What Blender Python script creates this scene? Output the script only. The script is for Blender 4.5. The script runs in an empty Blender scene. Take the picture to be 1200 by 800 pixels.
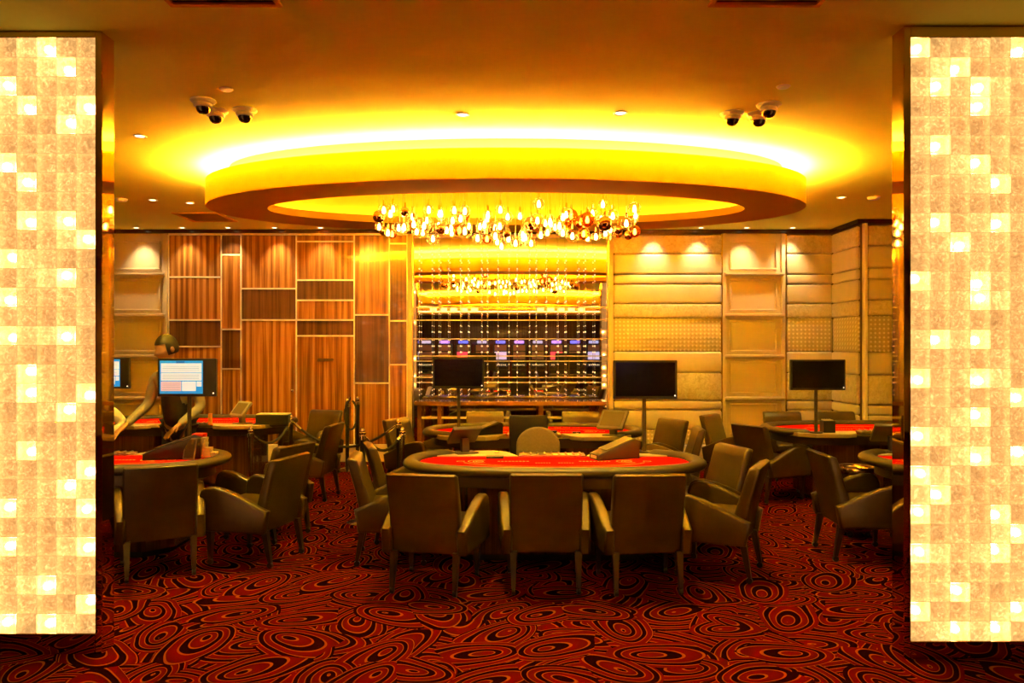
import bpy, bmesh, math, random
from mathutils import Vector, Matrix
random.seed(7)
R = math.radians
PI = math.pi
S = bpy.context.scene
COL = S.collection

# ------------------------------------------------------------------ camera, world, exposure
EYE = 1.70
F = 900.0            # focal length in pixels of the 1200 px frame
H = 407.0            # image row of the horizon
cam_d = bpy.data.cameras.new('camera')
cam_d.sensor_width = 36.0
cam_d.lens = F / 1200 * 36
cam_d.shift_y = (H - 400) / 1200
cam_d.clip_start = 0.05
cam = bpy.data.objects.new('camera', cam_d)
COL.objects.link(cam)
cam.location = (0, 0, EYE)
cam.rotation_euler = (R(90), 0, 0)
S.camera = cam

w = bpy.data.worlds.new('world')
S.world = w
w.use_nodes = True
w.node_tree.nodes['Background'].inputs[0].default_value = (1.0, 0.45, 0.08, 1)
w.node_tree.nodes['Background'].inputs[1].default_value = 0.02
S.view_settings.view_transform = 'Standard'
S.view_settings.look = 'None'
S.view_settings.exposure = 0.25
S.view_settings.gamma = 1.0
S.view_settings.use_curve_mapping = False
try:
    S.cycles.use_denoising = True
    S.cycles.caustics_reflective = False
    S.cycles.caustics_refractive = False
    S.cycles.sample_clamp_indirect = 80.0
    S.cycles.max_bounces = 8
    S.cycles.diffuse_bounces = 4
    S.cycles.glossy_bounces = 4
    S.cycles.transmission_bounces = 6
    S.cycles.transparent_max_bounces = 8
except Exception:
    pass

COVE = (1.0, 0.68, 0.10)      # colour of the cove strip
DOWN = (1.0, 0.70, 0.14)      # colour of the downlights
BULB = (1.0, 0.70, 0.16)      # colour of the chandelier bulbs
COVE_STRENGTH = 560.0
BULB_STRENGTH = 34.0
SPOT_WALL = 68.0
DOWNW = (1.0, 0.76, 0.34)      # whiter wall washers
SPOT_TABLE = 160.0

CEIL = 3.452
WY = 11.5            # the back wall


def PX(px, y):
    return (px - 600) * y / F


def PZ(py, y):
    return EYE - (py - H) * y / F


def CY(py):          # depth of a ceiling point seen at row py
    return F * (CEIL - EYE) / (H - py)


def FY(py):          # depth of a floor point seen at row py
    return F * EYE / (py - H)


# ------------------------------------------------------------------ materials
def mat(name, col, rough=0.6, metal=0.0, spec=0.5, coat=0.0, sheen=0.0):
    m = bpy.data.materials.new(name)
    m.use_nodes = True
    b = m.node_tree.nodes['Principled BSDF']
    b.inputs['Base Color'].default_value = (*col, 1)
    b.inputs['Roughness'].default_value = rough
    b.inputs['Metallic'].default_value = metal
    b.inputs['Specular IOR Level'].default_value = spec
    b.inputs['Coat Weight'].default_value = coat
    b.inputs['Coat Roughness'].default_value = 0.06
    b.inputs['Sheen Weight'].default_value = sheen
    return m


class N:
    """small node-tree builder"""
    def __init__(self, m):
        self.t = m.node_tree
        self.b = self.t.nodes.get('Principled BSDF')

    def add(self, kind, **kw):
        n = self.t.nodes.new(kind)
        for k, v in kw.items():
            setattr(n, k, v)
        return n

    def link(self, a, b):
        self.t.links.new(a, b)

    def put(self, sock, v):
        if hasattr(v, 'is_output'):
            self.link(v, sock)
        else:
            sock.default_value = v

    def math(self, op, a, b=0.0, c=0.0):
        n = self.add('ShaderNodeMath', operation=op)
        self.put(n.inputs[0], a)
        self.put(n.inputs[1], b)
        self.put(n.inputs[2], c)
        return n.outputs[0]

    def vmath(self, op, a, b=None):
        n = self.add('ShaderNodeVectorMath', operation=op)
        self.put(n.inputs[0], a)
        if b is not None:
            self.put(n.inputs[1], b)
        return n.outputs[0]

    def coord(self, scale=(1, 1, 1), which='Object'):
        tc = self.add('ShaderNodeTexCoord')
        mp = self.add('ShaderNodeMapping')
        mp.inputs['Scale'].default_value = scale
        self.link(tc.outputs[which], mp.inputs[0])
        return mp.outputs[0]

    def noise(self, vec, scale, detail=3.0, rough=0.5, dist=0.0):
        n = self.add('ShaderNodeTexNoise')
        self.link(vec, n.inputs['Vector'])
        n.inputs['Scale'].default_value = scale
        n.inputs['Detail'].default_value = detail
        n.inputs['Roughness'].default_value = rough
        n.inputs['Distortion'].default_value = dist
        return n

    def ramp(self, fac, stops, interp='LINEAR'):
        n = self.add('ShaderNodeValToRGB')
        n.color_ramp.interpolation = interp
        el = n.color_ramp.elements
        while len(el) > 1:
            el.remove(el[-1])
        el[0].position = stops[0][0]
        el[0].color = (*stops[0][1], 1)
        for p, c in stops[1:]:
            e = el.new(p)
            e.color = (*c, 1)
        self.link(fac, n.inputs[0])
        return n.outputs[0]

    def bump(self, h, strength=0.3, dist=0.01):
        n = self.add('ShaderNodeBump')
        n.inputs['Strength'].default_value = strength
        n.inputs['Distance'].default_value = dist
        self.link(h, n.inputs['Height'])
        self.link(n.outputs[0], self.b.inputs['Normal'])
        return n


def emis(name, col, strength):
    m = bpy.data.materials.new(name)
    m.use_nodes = True
    b = m.node_tree.nodes['Principled BSDF']
    b.inputs['Base Color'].default_value = (*col, 1)
    b.inputs['Emission Color'].default_value = (*col, 1)
    b.inputs['Emission Strength'].default_value = strength
    return m


def mottled(name, c1, c2, scale, rough, bump=0.2, bdist=0.005, **kw):
    m = mat(name, c1, rough, **kw)
    n = N(m)
    v = n.coord()
    t = n.noise(v, scale, 4)
    n.link(n.ramp(t.outputs['Fac'], [(0.3, c1), (0.7, c2)]), n.b.inputs['Base Color'])
    if bump:
        n.bump(t.outputs['Fac'], bump, bdist)
    return m


M = {}
M['ceiling'] = mottled('ceiling paint', (0.86, 0.82, 0.13), (0.84, 0.80, 0.125), 30, 0.85, 0.03, spec=0.1)
M['ring'] = mat('ring paint', (0.74, 0.37, 0.025), 0.8, spec=0.05)
M['beige'] = mat('beige lacquer', (0.49, 0.39, 0.29), 0.38)
M['satin'] = mottled('satin upholstery', (0.50, 0.42, 0.34), (0.45, 0.38, 0.29), 6, 0.36, 0.05, sheen=0.3)
M['gap'] = mat('dark gap', (0.10, 0.05, 0.02), 0.7)
M['darktrim'] = mat('dark glossy trim', (0.05, 0.015, 0.008), 0.12)
M['metal_strip'] = mat('satin metal strip', (0.85, 0.75, 0.55), 0.34, 0.35)
M['chrome'] = mat('chrome', (0.85, 0.80, 0.72), 0.10, 1.0)
M['steel'] = mottled('brushed steel', (0.60, 0.50, 0.38), (0.48, 0.40, 0.30), 40, 0.28, 0.0, metal=1.0)
M['brass'] = mat('brass', (0.85, 0.60, 0.25), 0.18, 1.0)
M['mirror'] = mat('mirror glass', (0.86, 0.80, 0.66), 0.015, 1.0)
M['gold_mirror'] = mat('bronze mirror', (0.62, 0.44, 0.20), 0.03, 1.0)
M['black'] = mat('black plastic', (0.012, 0.009, 0.008), 0.35)
M['screen_off'] = mat('dark screen', (0.006, 0.004, 0.004), 0.12)
M['dark_plastic'] = mat('dark brown plastic', (0.07, 0.045, 0.025), 0.42)
M['grey_plastic'] = mat('warm grey plastic', (0.22, 0.18, 0.12), 0.45)
M['tablet_glass'] = mat('touch screen glass', (0.16, 0.12, 0.07), 0.18)
M['white'] = mat('white plastic', (0.80, 0.76, 0.68), 0.4)
M['cream'] = mat('cream card', (0.72, 0.62, 0.36), 0.6)
M['orange'] = mat('orange card', (0.85, 0.30, 0.05), 0.6)
M['redplastic'] = mat('red plastic', (0.75, 0.02, 0.015), 0.35)
M['legwood'] = mat('dark stained leg', (0.035, 0.016, 0.010), 0.35)
M['rope'] = mottled('black velvet rope', (0.015, 0.010, 0.010), (0.03, 0.02, 0.02), 80, 0.8)
M['skin'] = mat('skin', (0.48, 0.25, 0.14), 0.5)
M['hair'] = mat('hair', (0.02, 0.012, 0.008), 0.5)
M['shirt'] = mottled('shirt cloth', (0.42, 0.38, 0.28), (0.36, 0.32, 0.24), 12, 0.8, 0.2, 0.01)
M['whiteshirt'] = mottled('white shirt cloth', (0.82, 0.78, 0.68), (0.72, 0.68, 0.60), 10, 0.8, 0.3, 0.01)
M['vest'] = mat('dark vest', (0.015, 0.010, 0.010), 0.75)
M['trouser'] = mat('dark trousers', (0.02, 0.015, 0.015), 0.8)
M['bead'] = emis('crystal bead painted glint', (1.0, 0.72, 0.38), 1.3)  # crystals are no lamps; their sparkle is put in as emission
M['cove'] = emis('cove strip', COVE, COVE_STRENGTH)
M['cove_inner'] = emis('inner cove strip', COVE, 34.0)
M['cove_added'] = emis('added cove strip', COVE, COVE_STRENGTH * .45)  # strip of the ring added behind the camera
M['downlens'] = emis('downlight lens', (1.0, 0.74, 0.42), 9.0)
M['bulb'] = emis('bulb filament', BULB, BULB_STRENGTH)
M['panelbulb'] = emis('panel bulb', (1.0, 0.70, 0.36), 32.0)
M['led'] = emis('indicator light', (1.0, 0.75, 0.45), 3.0)
M['shade'] = emis('lit drum shade', (1.0, 0.62, 0.25), 1.7)
M['trough'] = emis('trough strip', (1.0, 0.60, 0.14), 9.0)
M['felt_gold'] = mat('gold print', (0.95, 0.42, 0.04), 0.7)
M['skirting'] = mat('cream skirting', (0.66, 0.54, 0.34), 0.4)

# leather
m = mat('olive brown leather', (0.17, 0.115, 0.055), 0.31)
n = N(m); v = n.coord()
t = n.noise(v, 9, 4); t2 = n.noise(v, 160, 3)
n.link(n.ramp(t.outputs['Fac'], [(0.3, (0.050, 0.026, 0.006)), (0.7, (0.068, 0.038, 0.009))]), n.b.inputs['Base Color'])
n.bump(t2.outputs['Fac'], 0.12, 0.002)
M['leather'] = m
M['rimleather'] = mat('padded rim leather', (0.048, 0.032, 0.010), 0.45)
M['darkleather'] = mat('black leather', (0.02, 0.013, 0.010), 0.42)
M['olivecloth'] = mottled('olive cloth', (0.26, 0.19, 0.075), (0.22, 0.16, 0.06), 60, 0.8, 0.2, 0.002)

# felt
m = mat('red felt', (0.80, 0.012, 0.008), 1.0, spec=0.0)
n = N(m); v = n.coord(); t = n.noise(v, 220, 2)
n.link(n.ramp(t.outputs['Fac'], [(0.3, (0.56, 0.006, 0.004)), (0.7, (0.66, 0.009, 0.005))]), n.b.inputs['Base Color'])
M['felt'] = m


# velvet and quilted dots
m = mat('crushed velvet', (0.6, 0.48, 0.3), 0.5, sheen=0.5)
n = N(m); v = n.coord()
t = n.noise(v, 16, 6, 0.7, 1.2)
n.link(n.ramp(t.outputs['Fac'], [(0.35, (0.34, 0.27, 0.18)), (0.65, (0.55, 0.46, 0.36))]), n.b.inputs['Base Color'])
n.bump(t.outputs['Fac'], 0.35, 0.01)
M['velvet'] = m
m = mat('dotted upholstery', (0.6, 0.48, 0.3), 0.42)
n = N(m); v = n.coord()
rot = n.add('ShaderNodeMapping'); rot.inputs['Rotation'].default_value = (0, R(45), 0)
n.link(v, rot.inputs[0])
sx = n.add('ShaderNodeSeparateXYZ'); n.link(rot.outputs[0], sx.inputs[0])
a = n.math('SINE', n.math('MULTIPLY', sx.outputs[0], 74.0))
b_ = n.math('SINE', n.math('MULTIPLY', n.math('ADD', sx.outputs[2], sx.outputs[1]), 74.0))
d = n.math('MULTIPLY', a, b_)
n.link(n.ramp(d, [(0.0, (0.40, 0.33, 0.23)), (0.35, (0.43, 0.35, 0.25)), (0.75, (0.66, 0.58, 0.46))]), n.b.inputs['Base Color'])
n.bump(d, 0.5, 0.006)
M['dotted'] = m

# zebra-striped veneer, light and dark
def veneer(name, c, per=False):
    m = mat(name, c[0], 0.22, coat=0.6)
    n = N(m)
    v = n.coord((1, 1, 0.02))
    big = n.noise(v, 16, 1.0, 0.4)
    fine = n.noise(v, 60, 3, 0.6)
    sp = n.add('ShaderNodeSeparateXYZ'); n.link(v, sp.inputs[0])
    wob = n.math('MULTIPLY', n.noise(v, 3.0, 1.0).outputs['Fac'], 9.0)
    sn = n.math('SINE', n.math('ADD', n.math('MULTIPLY', sp.outputs[0], 2 * PI / 0.105), wob))
    mx = n.math('ADD', n.math('MULTIPLY', big.outputs['Fac'], 0.55), n.math('MULTIPLY', fine.outputs['Fac'], 0.45))
    mx = n.math('ADD', mx, n.math('MULTIPLY', sn, 0.075 if per else 0.0))
    n.link(n.ramp(mx, [(0.38, c[0]), (0.46, c[1]), (0.52, c[2]), (0.62, c[3])]), n.b.inputs['Base Color'])
    n.b.inputs['Roughness'].default_value = 0.26
    n.b.inputs['Coat Roughness'].default_value = 0.03
    return m
M['veneer'] = veneer('striped veneer', [(0.13, 0.043, 0.008), (0.20, 0.070, 0.014), (0.28, 0.108, 0.023), (0.40, 0.175, 0.040)], True)
M['veneer_dark'] = veneer('dark veneer', [(0.050, 0.017, 0.006), (0.08, 0.028, 0.009), (0.105, 0.038, 0.012), (0.13, 0.05, 0.018)])
M['bodywood'] = veneer('table body wood', [(0.06, 0.022, 0.010), (0.09, 0.033, 0.014), (0.11, 0.042, 0.016), (0.14, 0.055, 0.022)])
M['countertop'] = mottled('pale counter laminate', (0.52, 0.42, 0.22), (0.46, 0.37, 0.18), 20, 0.35, 0.0)
M['consolewood'] = mottled('polished console wood', (0.30, 0.12, 0.045), (0.20, 0.08, 0.03), 8, 0.10, 0.0, coat=0.5)

# carpet: overlapping ringed ovals
m = mat('swirl carpet', (0.3, 0.01, 0.01), 1.0, spec=0.0)
n = N(m)
v = n.coord((1.0, 1.0, 1.0))
nd = n.noise(v, 1.6, 2.0)
off = n.vmath('SCALE', n.vmath('SUBTRACT', nd.outputs['Color'], (0.5, 0.5, 0.5)))
off.node.inputs['Scale'].default_value = 0.13
v = n.vmath('ADD', v, off)
def rings(v, scale, seed_off):
    sc = n.vmath('SCALE', v); sc.node.inputs['Scale'].default_value = scale
    sc = n.vmath('ADD', sc, (seed_off, seed_off * 0.7, 0))
    vo = n.add('ShaderNodeTexVoronoi', voronoi_dimensions='2D')
    vo.inputs['Scale'].default_value = 1.0
    vo.inputs['Randomness'].default_value = 0.8
    n.link(sc, vo.inputs['Vector'])
    loc = n.vmath('SUBTRACT', sc, vo.outputs['Position'])
    sep = n.add('ShaderNodeSeparateColor'); n.link(vo.outputs['Color'], sep.inputs[0])
    ro = n.add('ShaderNodeVectorRotate', rotation_type='Z_AXIS')
    n.link(loc, ro.inputs['Vector'])
    n.link(n.math('MULTIPLY', sep.outputs[0], 6.28), ro.inputs['Angle'])
    st = n.vmath('MULTIPLY', ro.outputs[0], (0.72, 1.35, 0))
    # each ring sits a little off the centre of the one inside it
    ln = n.add('ShaderNodeVectorMath', operation='LENGTH'); n.link(st, ln.inputs[0])
    sx = n.add('ShaderNodeSeparateXYZ'); n.link(st, sx.inputs[0])
    dd = n.math('ADD', ln.outputs['Value'], n.math('MULTIPLY', sx.outputs[0], 0.42))
    return dd, sep.outputs[1], vo
def fracs(scale, off_, fq):
    dd, rnd, vo = rings(v, scale, off_)
    return dd, n.math('FRACT', n.math('ADD', n.math('MULTIPLY', dd, fq), n.math('MULTIPLY', rnd, 1.0)))
dA, fA = fracs(1.9, 0.0, 5.8)
dB, fB = fracs(2.2, 13.7, 5.6)
dC, fC = fracs(2.0, 31.3, 4.6)
inA = n.math('LESS_THAN', dA, 0.42)
inB = n.math('LESS_THAN', dB, 0.50)
m1 = n.add('ShaderNodeMix'); n.link(inB, m1.inputs[0]); n.link(fC, m1.inputs[2]); n.link(fB, m1.inputs[3])
m2 = n.add('ShaderNodeMix'); n.link(inA, m2.inputs[0]); n.link(m1.outputs[0], m2.inputs[2]); n.link(fA, m2.inputs[3])
fr = m2.outputs[0]
RED, RED2, BLK, ORG = (0.080, 0.0016, 0.0016), (0.060, 0.0013, 0.0013), (0.010, 0.0012, 0.0025), (0.17, 0.040, 0.006)
cc = n.ramp(fr, [(0.0, ORG), (0.07, ORG), (0.09, RED), (0.52, RED2), (0.54, ORG), (0.60, ORG), (0.62, BLK), (0.98, BLK), (1.0, ORG)])
n.link(cc, n.b.inputs['Base Color'])
tf = n.noise(n.coord(), 240, 2)
n.bump(tf.outputs['Fac'], 0.5, 0.004)
M['carpet'] = m

# textured glass tile, the light from behind painted as emission
def tile_mat(nm='backlit glass tiles', k=1.0):
    m = bpy.data.materials.new(nm)
    m.use_nodes = True
    t = m.node_tree
    n = N(m)
    out = t.nodes['Material Output']
    at = n.add('ShaderNodeAttribute'); at.attribute_name = 'level'
    v = n.coord((1, 1, 1))
    off = n.add('ShaderNodeAttribute'); off.attribute_name = 'seed'
    sc = n.vmath('ADD', v, off.outputs['Vector'])
    nz = n.noise(sc, 34, 5, 0.65, 1.6)
    gr = n.ramp(nz.outputs['Fac'], [(0.34, (0.50, 0.50, 0.50)), (0.48, (0.80, 0.80, 0.80)), (0.57, (1.05, 1.05, 1.05)), (0.63, (2.0, 2.0, 2.0))])
    rgb = n.add('ShaderNodeRGBToBW'); n.link(gr, rgb.inputs[0])
    em = n.add('ShaderNodeEmission')
    em.inputs['Color'].default_value = (1.0, 0.57, 0.185, 1)
    n.link(n.math('MULTIPLY', n.math('MULTIPLY', rgb.outputs[0], at.outputs['Fac']), k), em.inputs['Strength'])
    rf = n.add('ShaderNodeBsdfRefraction')
    rf.inputs['Color'].default_value = (.8, 0.72, 0.6, 1)
    rf.inputs['Roughness'].default_value = 0.42
    rf.inputs['IOR'].default_value = 1.25
    bp = n.add('ShaderNodeBump'); bp.inputs['Strength'].default_value = 0.6; bp.inputs['Distance'].default_value = 0.01
    n.link(nz.outputs['Fac'], bp.inputs['Height']); n.link(bp.outputs[0], rf.inputs['Normal'])
    mx = n.add('ShaderNodeAddShader')
    rf2 = n.add('ShaderNodeBsdfRefraction'); rf2.inputs['Roughness'].default_value = 0.62; rf2.inputs['IOR'].default_value = 1.25
    rf2.inputs['Color'].default_value = (.9, 0.82, 0.7, 1)
    mr = n.add('ShaderNodeMixShader'); mr.inputs[0].default_value = .6
    n.link(rf.outputs[0], mr.inputs[1]); n.link(rf2.outputs[0], mr.inputs[2])
    n.link(em.outputs[0], mx.inputs[0]); n.link(mr.outputs[0], mx.inputs[1])
    n.link(mx.outputs[0], out.inputs['Surface'])
    t.nodes.remove(n.b)
    return m
M['tiles'] = tile_mat()
M['tiles_rear'] = tile_mat('dimmer backlit glass tiles', .40)
M['grout'] = emis('tile joint painted glow', (1.0, 0.60, 0.22), 0.42)  # light caught in the joints is painted as emission
M['boxback'] = mat('light box lining', (0.5, 0.30, 0.12), 0.7)

# globe glass: clear, amber and mirrored
def glassy(name, col, rough=0.0, mixw=0.82):
    m = bpy.data.materials.new(name); m.use_nodes = True
    n = N(m); t = m.node_tree; out = t.nodes['Material Output']; t.nodes.remove(n.b)
    tr = n.add('ShaderNodeBsdfTransparent'); tr.inputs[0].default_value = (*col, 1)
    gl = n.add('ShaderNodeBsdfGlossy'); gl.inputs[0].default_value = (*col, 1); gl.inputs['Roughness'].default_value = rough + 0.03
    fz = n.add('ShaderNodeLayerWeight'); fz.inputs[0].default_value = 0.25
    mx = n.add('ShaderNodeMixShader')
    n.link(n.math('ADD', n.math('MULTIPLY', fz.outputs['Fresnel'], 0.45), 1 - mixw - 0.10), mx.inputs[0])
    n.link(tr.outputs[0], mx.inputs[1]); n.link(gl.outputs[0], mx.inputs[2])
    n.link(mx.outputs[0], out.inputs['Surface'])
    return m
M['globe'] = glassy('clear globe glass', (0.98, 0.93, 0.80))
M['amber'] = glassy('amber globe glass', (0.85, 0.42, 0.10), 0, 0.60)
M['copper'] = mat('copper globe', (0.80, 0.38, 0.12), 0.12, 1.0)
M['smoke'] = glassy('smoked dome', (0.10, 0.06, 0.03), 0, 0.8)


# ------------------------------------------------------------------ mesh helpers
def obj(name, bm, material, parent=None, loc=None, rot=None, smooth=False, angle=35):
    me = bpy.data.meshes.new(name)
    bm.normal_update()
    bm.to_mesh(me); bm.free()
    if isinstance(material, (list, tuple)):
        for x in material: me.materials.append(x)
    else:
        me.materials.append(material)
    if smooth:
        me.shade_smooth()
        me.set_sharp_from_angle(angle=R(angle))
    o = bpy.data.objects.new(name, me)
    COL.objects.link(o)
    if parent is not None: o.parent = parent
    if loc is not None: o.location = loc
    if rot is not None: o.rotation_euler = rot
    return o


def thing(name, label, cat, loc=(0, 0, 0), rz=0.0, group=None):
    o = bpy.data.objects.new(name, None)
    o.empty_display_size = 0.1
    COL.objects.link(o)
    o.location = loc
    o.rotation_euler = (0, 0, rz)
    o['label'] = label; o['category'] = cat
    if group: o['group'] = group
    return o


def tag(o, label, cat, group=None, kind=None):
    o['label'] = label; o['category'] = cat
    if group: o['group'] = group
    if kind: o['kind'] = kind
    return o


def struct(name, bm, m, label=None, **kw):
    o = obj(name, bm, m, **kw)
    o['kind'] = 'structure'
    if label: o['label'] = label; 
    return o


def box(bm, x0, x1, y0, y1, z0, z1, bev=0.0, seg=2, M4=None):
    vs = [bm.verts.new(p) for p in ((x0, y0, z0), (x1, y0, z0), (x1, y1, z0), (x0, y1, z0),
                                    (x0, y0, z1), (x1, y0, z1), (x1, y1, z1), (x0, y1, z1))]
    if M4 is not None:
        for q in vs: q.co = M4 @ q.co
    fs = [bm.faces.new([vs[i] for i in f]) for f in
          ((0, 3, 2, 1), (4, 5, 6, 7), (0, 1, 5, 4), (1, 2, 6, 5), (2, 3, 7, 6), (3, 0, 4, 7))]
    if bev > 0:
        es = list({e for f in fs for e in f.edges})
        bmesh.ops.bevel(bm, geom=es, offset=bev, segments=seg, profile=0.5, affect='EDGES', clamp_overlap=True)
    return bm


def BX(*a, **k):
    return box(bmesh.new(), *a, **k)


def prism(pts, axis, a0, a1, bev=0.0, seg=3, bm=None, hor=True):
    """polygon pts (2D) extruded along axis from a0 to a1; axis x: pts=(y,z), y: (x,z), z: (x,y)"""
    if bm is None: bm = bmesh.new()
    def P(p, a):
        return {'x': (a, p[0], p[1]), 'y': (p[0], a, p[1]), 'z': (p[0], p[1], a)}[axis]
    v0 = [bm.verts.new(P(p, a0)) for p in pts]
    v1 = [bm.verts.new(P(p, a1)) for p in pts]
    f0 = bm.faces.new(v0); f1 = bm.faces.new(list(reversed(v1)))
    k = len(pts)
    for i in range(k):
        j = (i + 1) % k
        bm.faces.new((v0[j], v0[i], v1[i], v1[j]))
    bmesh.ops.recalc_face_normals(bm, faces=bm.faces[:])
    if bev > 0:
        es = list(set(f0.edges) | set(f1.edges))
        bmesh.ops.bevel(bm, geom=es, offset=bev, segments=seg, profile=0.5, affect='EDGES', clamp_overlap=True)
    return bm


def lathe(prof, seg=24, bm=None, c=(0, 0, 0), axis='z'):
    if bm is None: bm = bmesh.new()
    rows = []
    for r, z in prof:
        if r < 1e-6:
            rows.append([bm.verts.new((c[0], c[1], c[2] + z))])
        else:
            rows.append([bm.verts.new((c[0] + r * math.cos(2 * PI * i / seg), c[1] + r * math.sin(2 * PI * i / seg), c[2] + z)) for i in range(seg)])
    for a, b in zip(rows, rows[1:]):
        for i in range(seg):
            j = (i + 1) % seg
            if len(a) == 1 and len(b) == 1: continue
            if len(a) == 1: bm.faces.new((a[0], b[j], b[i]))
            elif len(b) == 1: bm.faces.new((a[i], a[j], b[0]))
            else: bm.faces.new((a[i], a[j], b[j], b[i]))
    bmesh.ops.recalc_face_normals(bm, faces=bm.faces[:])
    return bm


def cyl(r, z0, z1, seg=24, bm=None, c=(0, 0, 0), r2=None):
    return lathe([(0, z0), (r, z0), (r2 if r2 is not None else r, z1), (0, z1)], seg, bm, c)


def ball(r, c=(0, 0, 0), seg=16, rings=10, sz=1.0, bm=None):
    return lathe([(r * math.sin(PI * i / rings), -r * sz * math.cos(PI * i / rings)) for i in range(rings + 1)], seg, bm, c)


def tube(path, r, seg=10, bm=None, closed=False, sx=1.0):
    if bm is None: bm = bmesh.new()
    P = [Vector(p) for p in path]
    k = len(P)
    rows = []
    up = Vector((0, 0, 1))
    for i in range(k):
        if closed: d = P[(i + 1) % k] - P[i - 1]
        else: d = P[min(i + 1, k - 1)] - P[max(i - 1, 0)]
        d.normalize()
        u = up if abs(d.dot(up)) < 0.98 else Vector((0, 1, 0))
        a = d.cross(u).normalized(); b = a.cross(d).normalized()
        rr = r[i] if isinstance(r, (list, tuple)) else r
        rows.append([bm.verts.new(P[i] + a * rr * sx * math.cos(2 * PI * j / seg) + b * rr * math.sin(2 * PI * j / seg)) for j in range(seg)])
    n_ = k if closed else k - 1
    for i in range(n_):
        A, B = rows[i], rows[(i + 1) % k]
        for j in range(seg):
            bm.faces.new((A[j], A[(j + 1) % seg], B[(j + 1) % seg], B[j]))
    if not closed:
        bm.faces.new(list(reversed(rows[0]))); bm.faces.new(rows[-1])
    bmesh.ops.recalc_face_normals(bm, faces=bm.faces[:])
    return bm


def dup(root, loc=None, rz=None, label=None, group=None, parent=None):
    c = root.copy(); COL.objects.link(c)
    if parent is not None: c.parent = parent
    if loc is not None: c.location = loc
    if rz is not None: c.rotation_euler = (0, 0, rz)
    if label: c['label'] = label
    if group: c['group'] = group
    for ch in list(root.children):
        dup(ch, parent=c)
    return c


# ================================================================== THE SETTING
XL, XR, YB = -8.0, 8.0, -15.0
struct('floor', BX(XL - .2, XR + .2, YB - .2, WY + .2, -0.10, 0.0), M['carpet'], 'red and black swirl patterned carpet')
struct('ceiling', BX(XL - .2, XR + .2, YB - .2, WY + .2, CEIL, CEIL + 0.12), M['ceiling'], 'smooth golden ceiling')
struct('wall_left', BX(XL - .15, XL, YB, WY, 0, CEIL), M['beige'])
struct('wall_right', BX(XR, XR + .15, YB, WY, 0, CEIL), M['beige'])
struct('wall_rear', BX(XL - .15, XR + .15, YB - .15, YB, 0, CEIL), M['bodywood'])
wall = struct('wall_back', BX(XL - .15, XR + .15, WY, WY + .15, 0, CEIL), M['gap'])


def wx(px): return PX(px, WY)
def wz(py): return max(0.0, PZ(py, WY))


# wood veneer wall --------------------------------------------------
cols = [
    (199.5, 261, [(276, 0), (325, 0), (375, 1), (406, 0), (520, 0)]),
    (261, 284, [(276, 1), (299, 0), (386, 1), (432, 0), (520, 0)]),
    (284, 348.5, [(276, 0), (338.5, 1), (375, 0), (520, 0)]),
    (348.5, 416, [(276, 0), (283.5, 0), (328.5, 1), (352, 0), (375, 1), (393.5, 0), (520, 0)]),
    (416, 457, [(276, 0), (369, 1), (448.5, 0), (520, 0)]),
    (457, 478, [(276, 0), (286, 1), (376, 1), (427, 0), (520, 0)]),
]
wood_wall = struct('wall_wood', BX(wx(199.5), wx(478), WY - .035, WY, 0, wz(273)), M['gap'], 'wall of striped veneer panels with metal strips')
for x0, x1, rows in cols:
    for (y0, dk), (y1, _) in zip(rows, rows[1:]):
        X0, X1, Z1, Z0 = wx(x0) + .008, wx(x1) - .008, wz(y0) - .008, wz(y1) + .008
        p = obj('veneer_panel', BX(X0, X1, WY - .055, WY - .03, Z0, Z1, .003, 1), M['veneer_dark' if dk else 'veneer'], wood_wall)
        if dk: p['label'] = 'dark brown veneer panel'
        if y0 > 280:
            obj('metal_strip', BX(wx(x0), wx(x1), WY - .062, WY - .035, wz(y0) - .011, wz(y0) + .011), M['metal_strip'], wood_wall)
    obj('metal_strip', BX(wx(x0) - .009, wx(x0) + .009, WY - .062, WY - .035, wz(520), wz(276)), M['metal_strip'], wood_wall)
obj('metal_strip', BX(wx(478) - .012, wx(478) + .012, WY - .066, WY - .035, wz(520), wz(276)), M['metal_strip'], wood_wall)
obj('metal_strip', BX(wx(199.5), wx(478), WY - .062, WY - .035, wz(276), wz(274)), M['metal_strip'], wood_wall)
obj('skirting_board', BX(wx(199.5), wx(485), WY - .075, WY - .03, 0, wz(520), .006, 2), M['skirting'], wood_wall)


obj('door_knob', ball(.022, (wx(344), WY - .075, wz(457)), 14, 10), M['chrome'], wood_wall, smooth=True)
obj('brass_plate', BX(wx(373), wx(391.5), WY - .060, WY - .054, wz(423), wz(420)), M['brass'], wood_wall)


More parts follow.
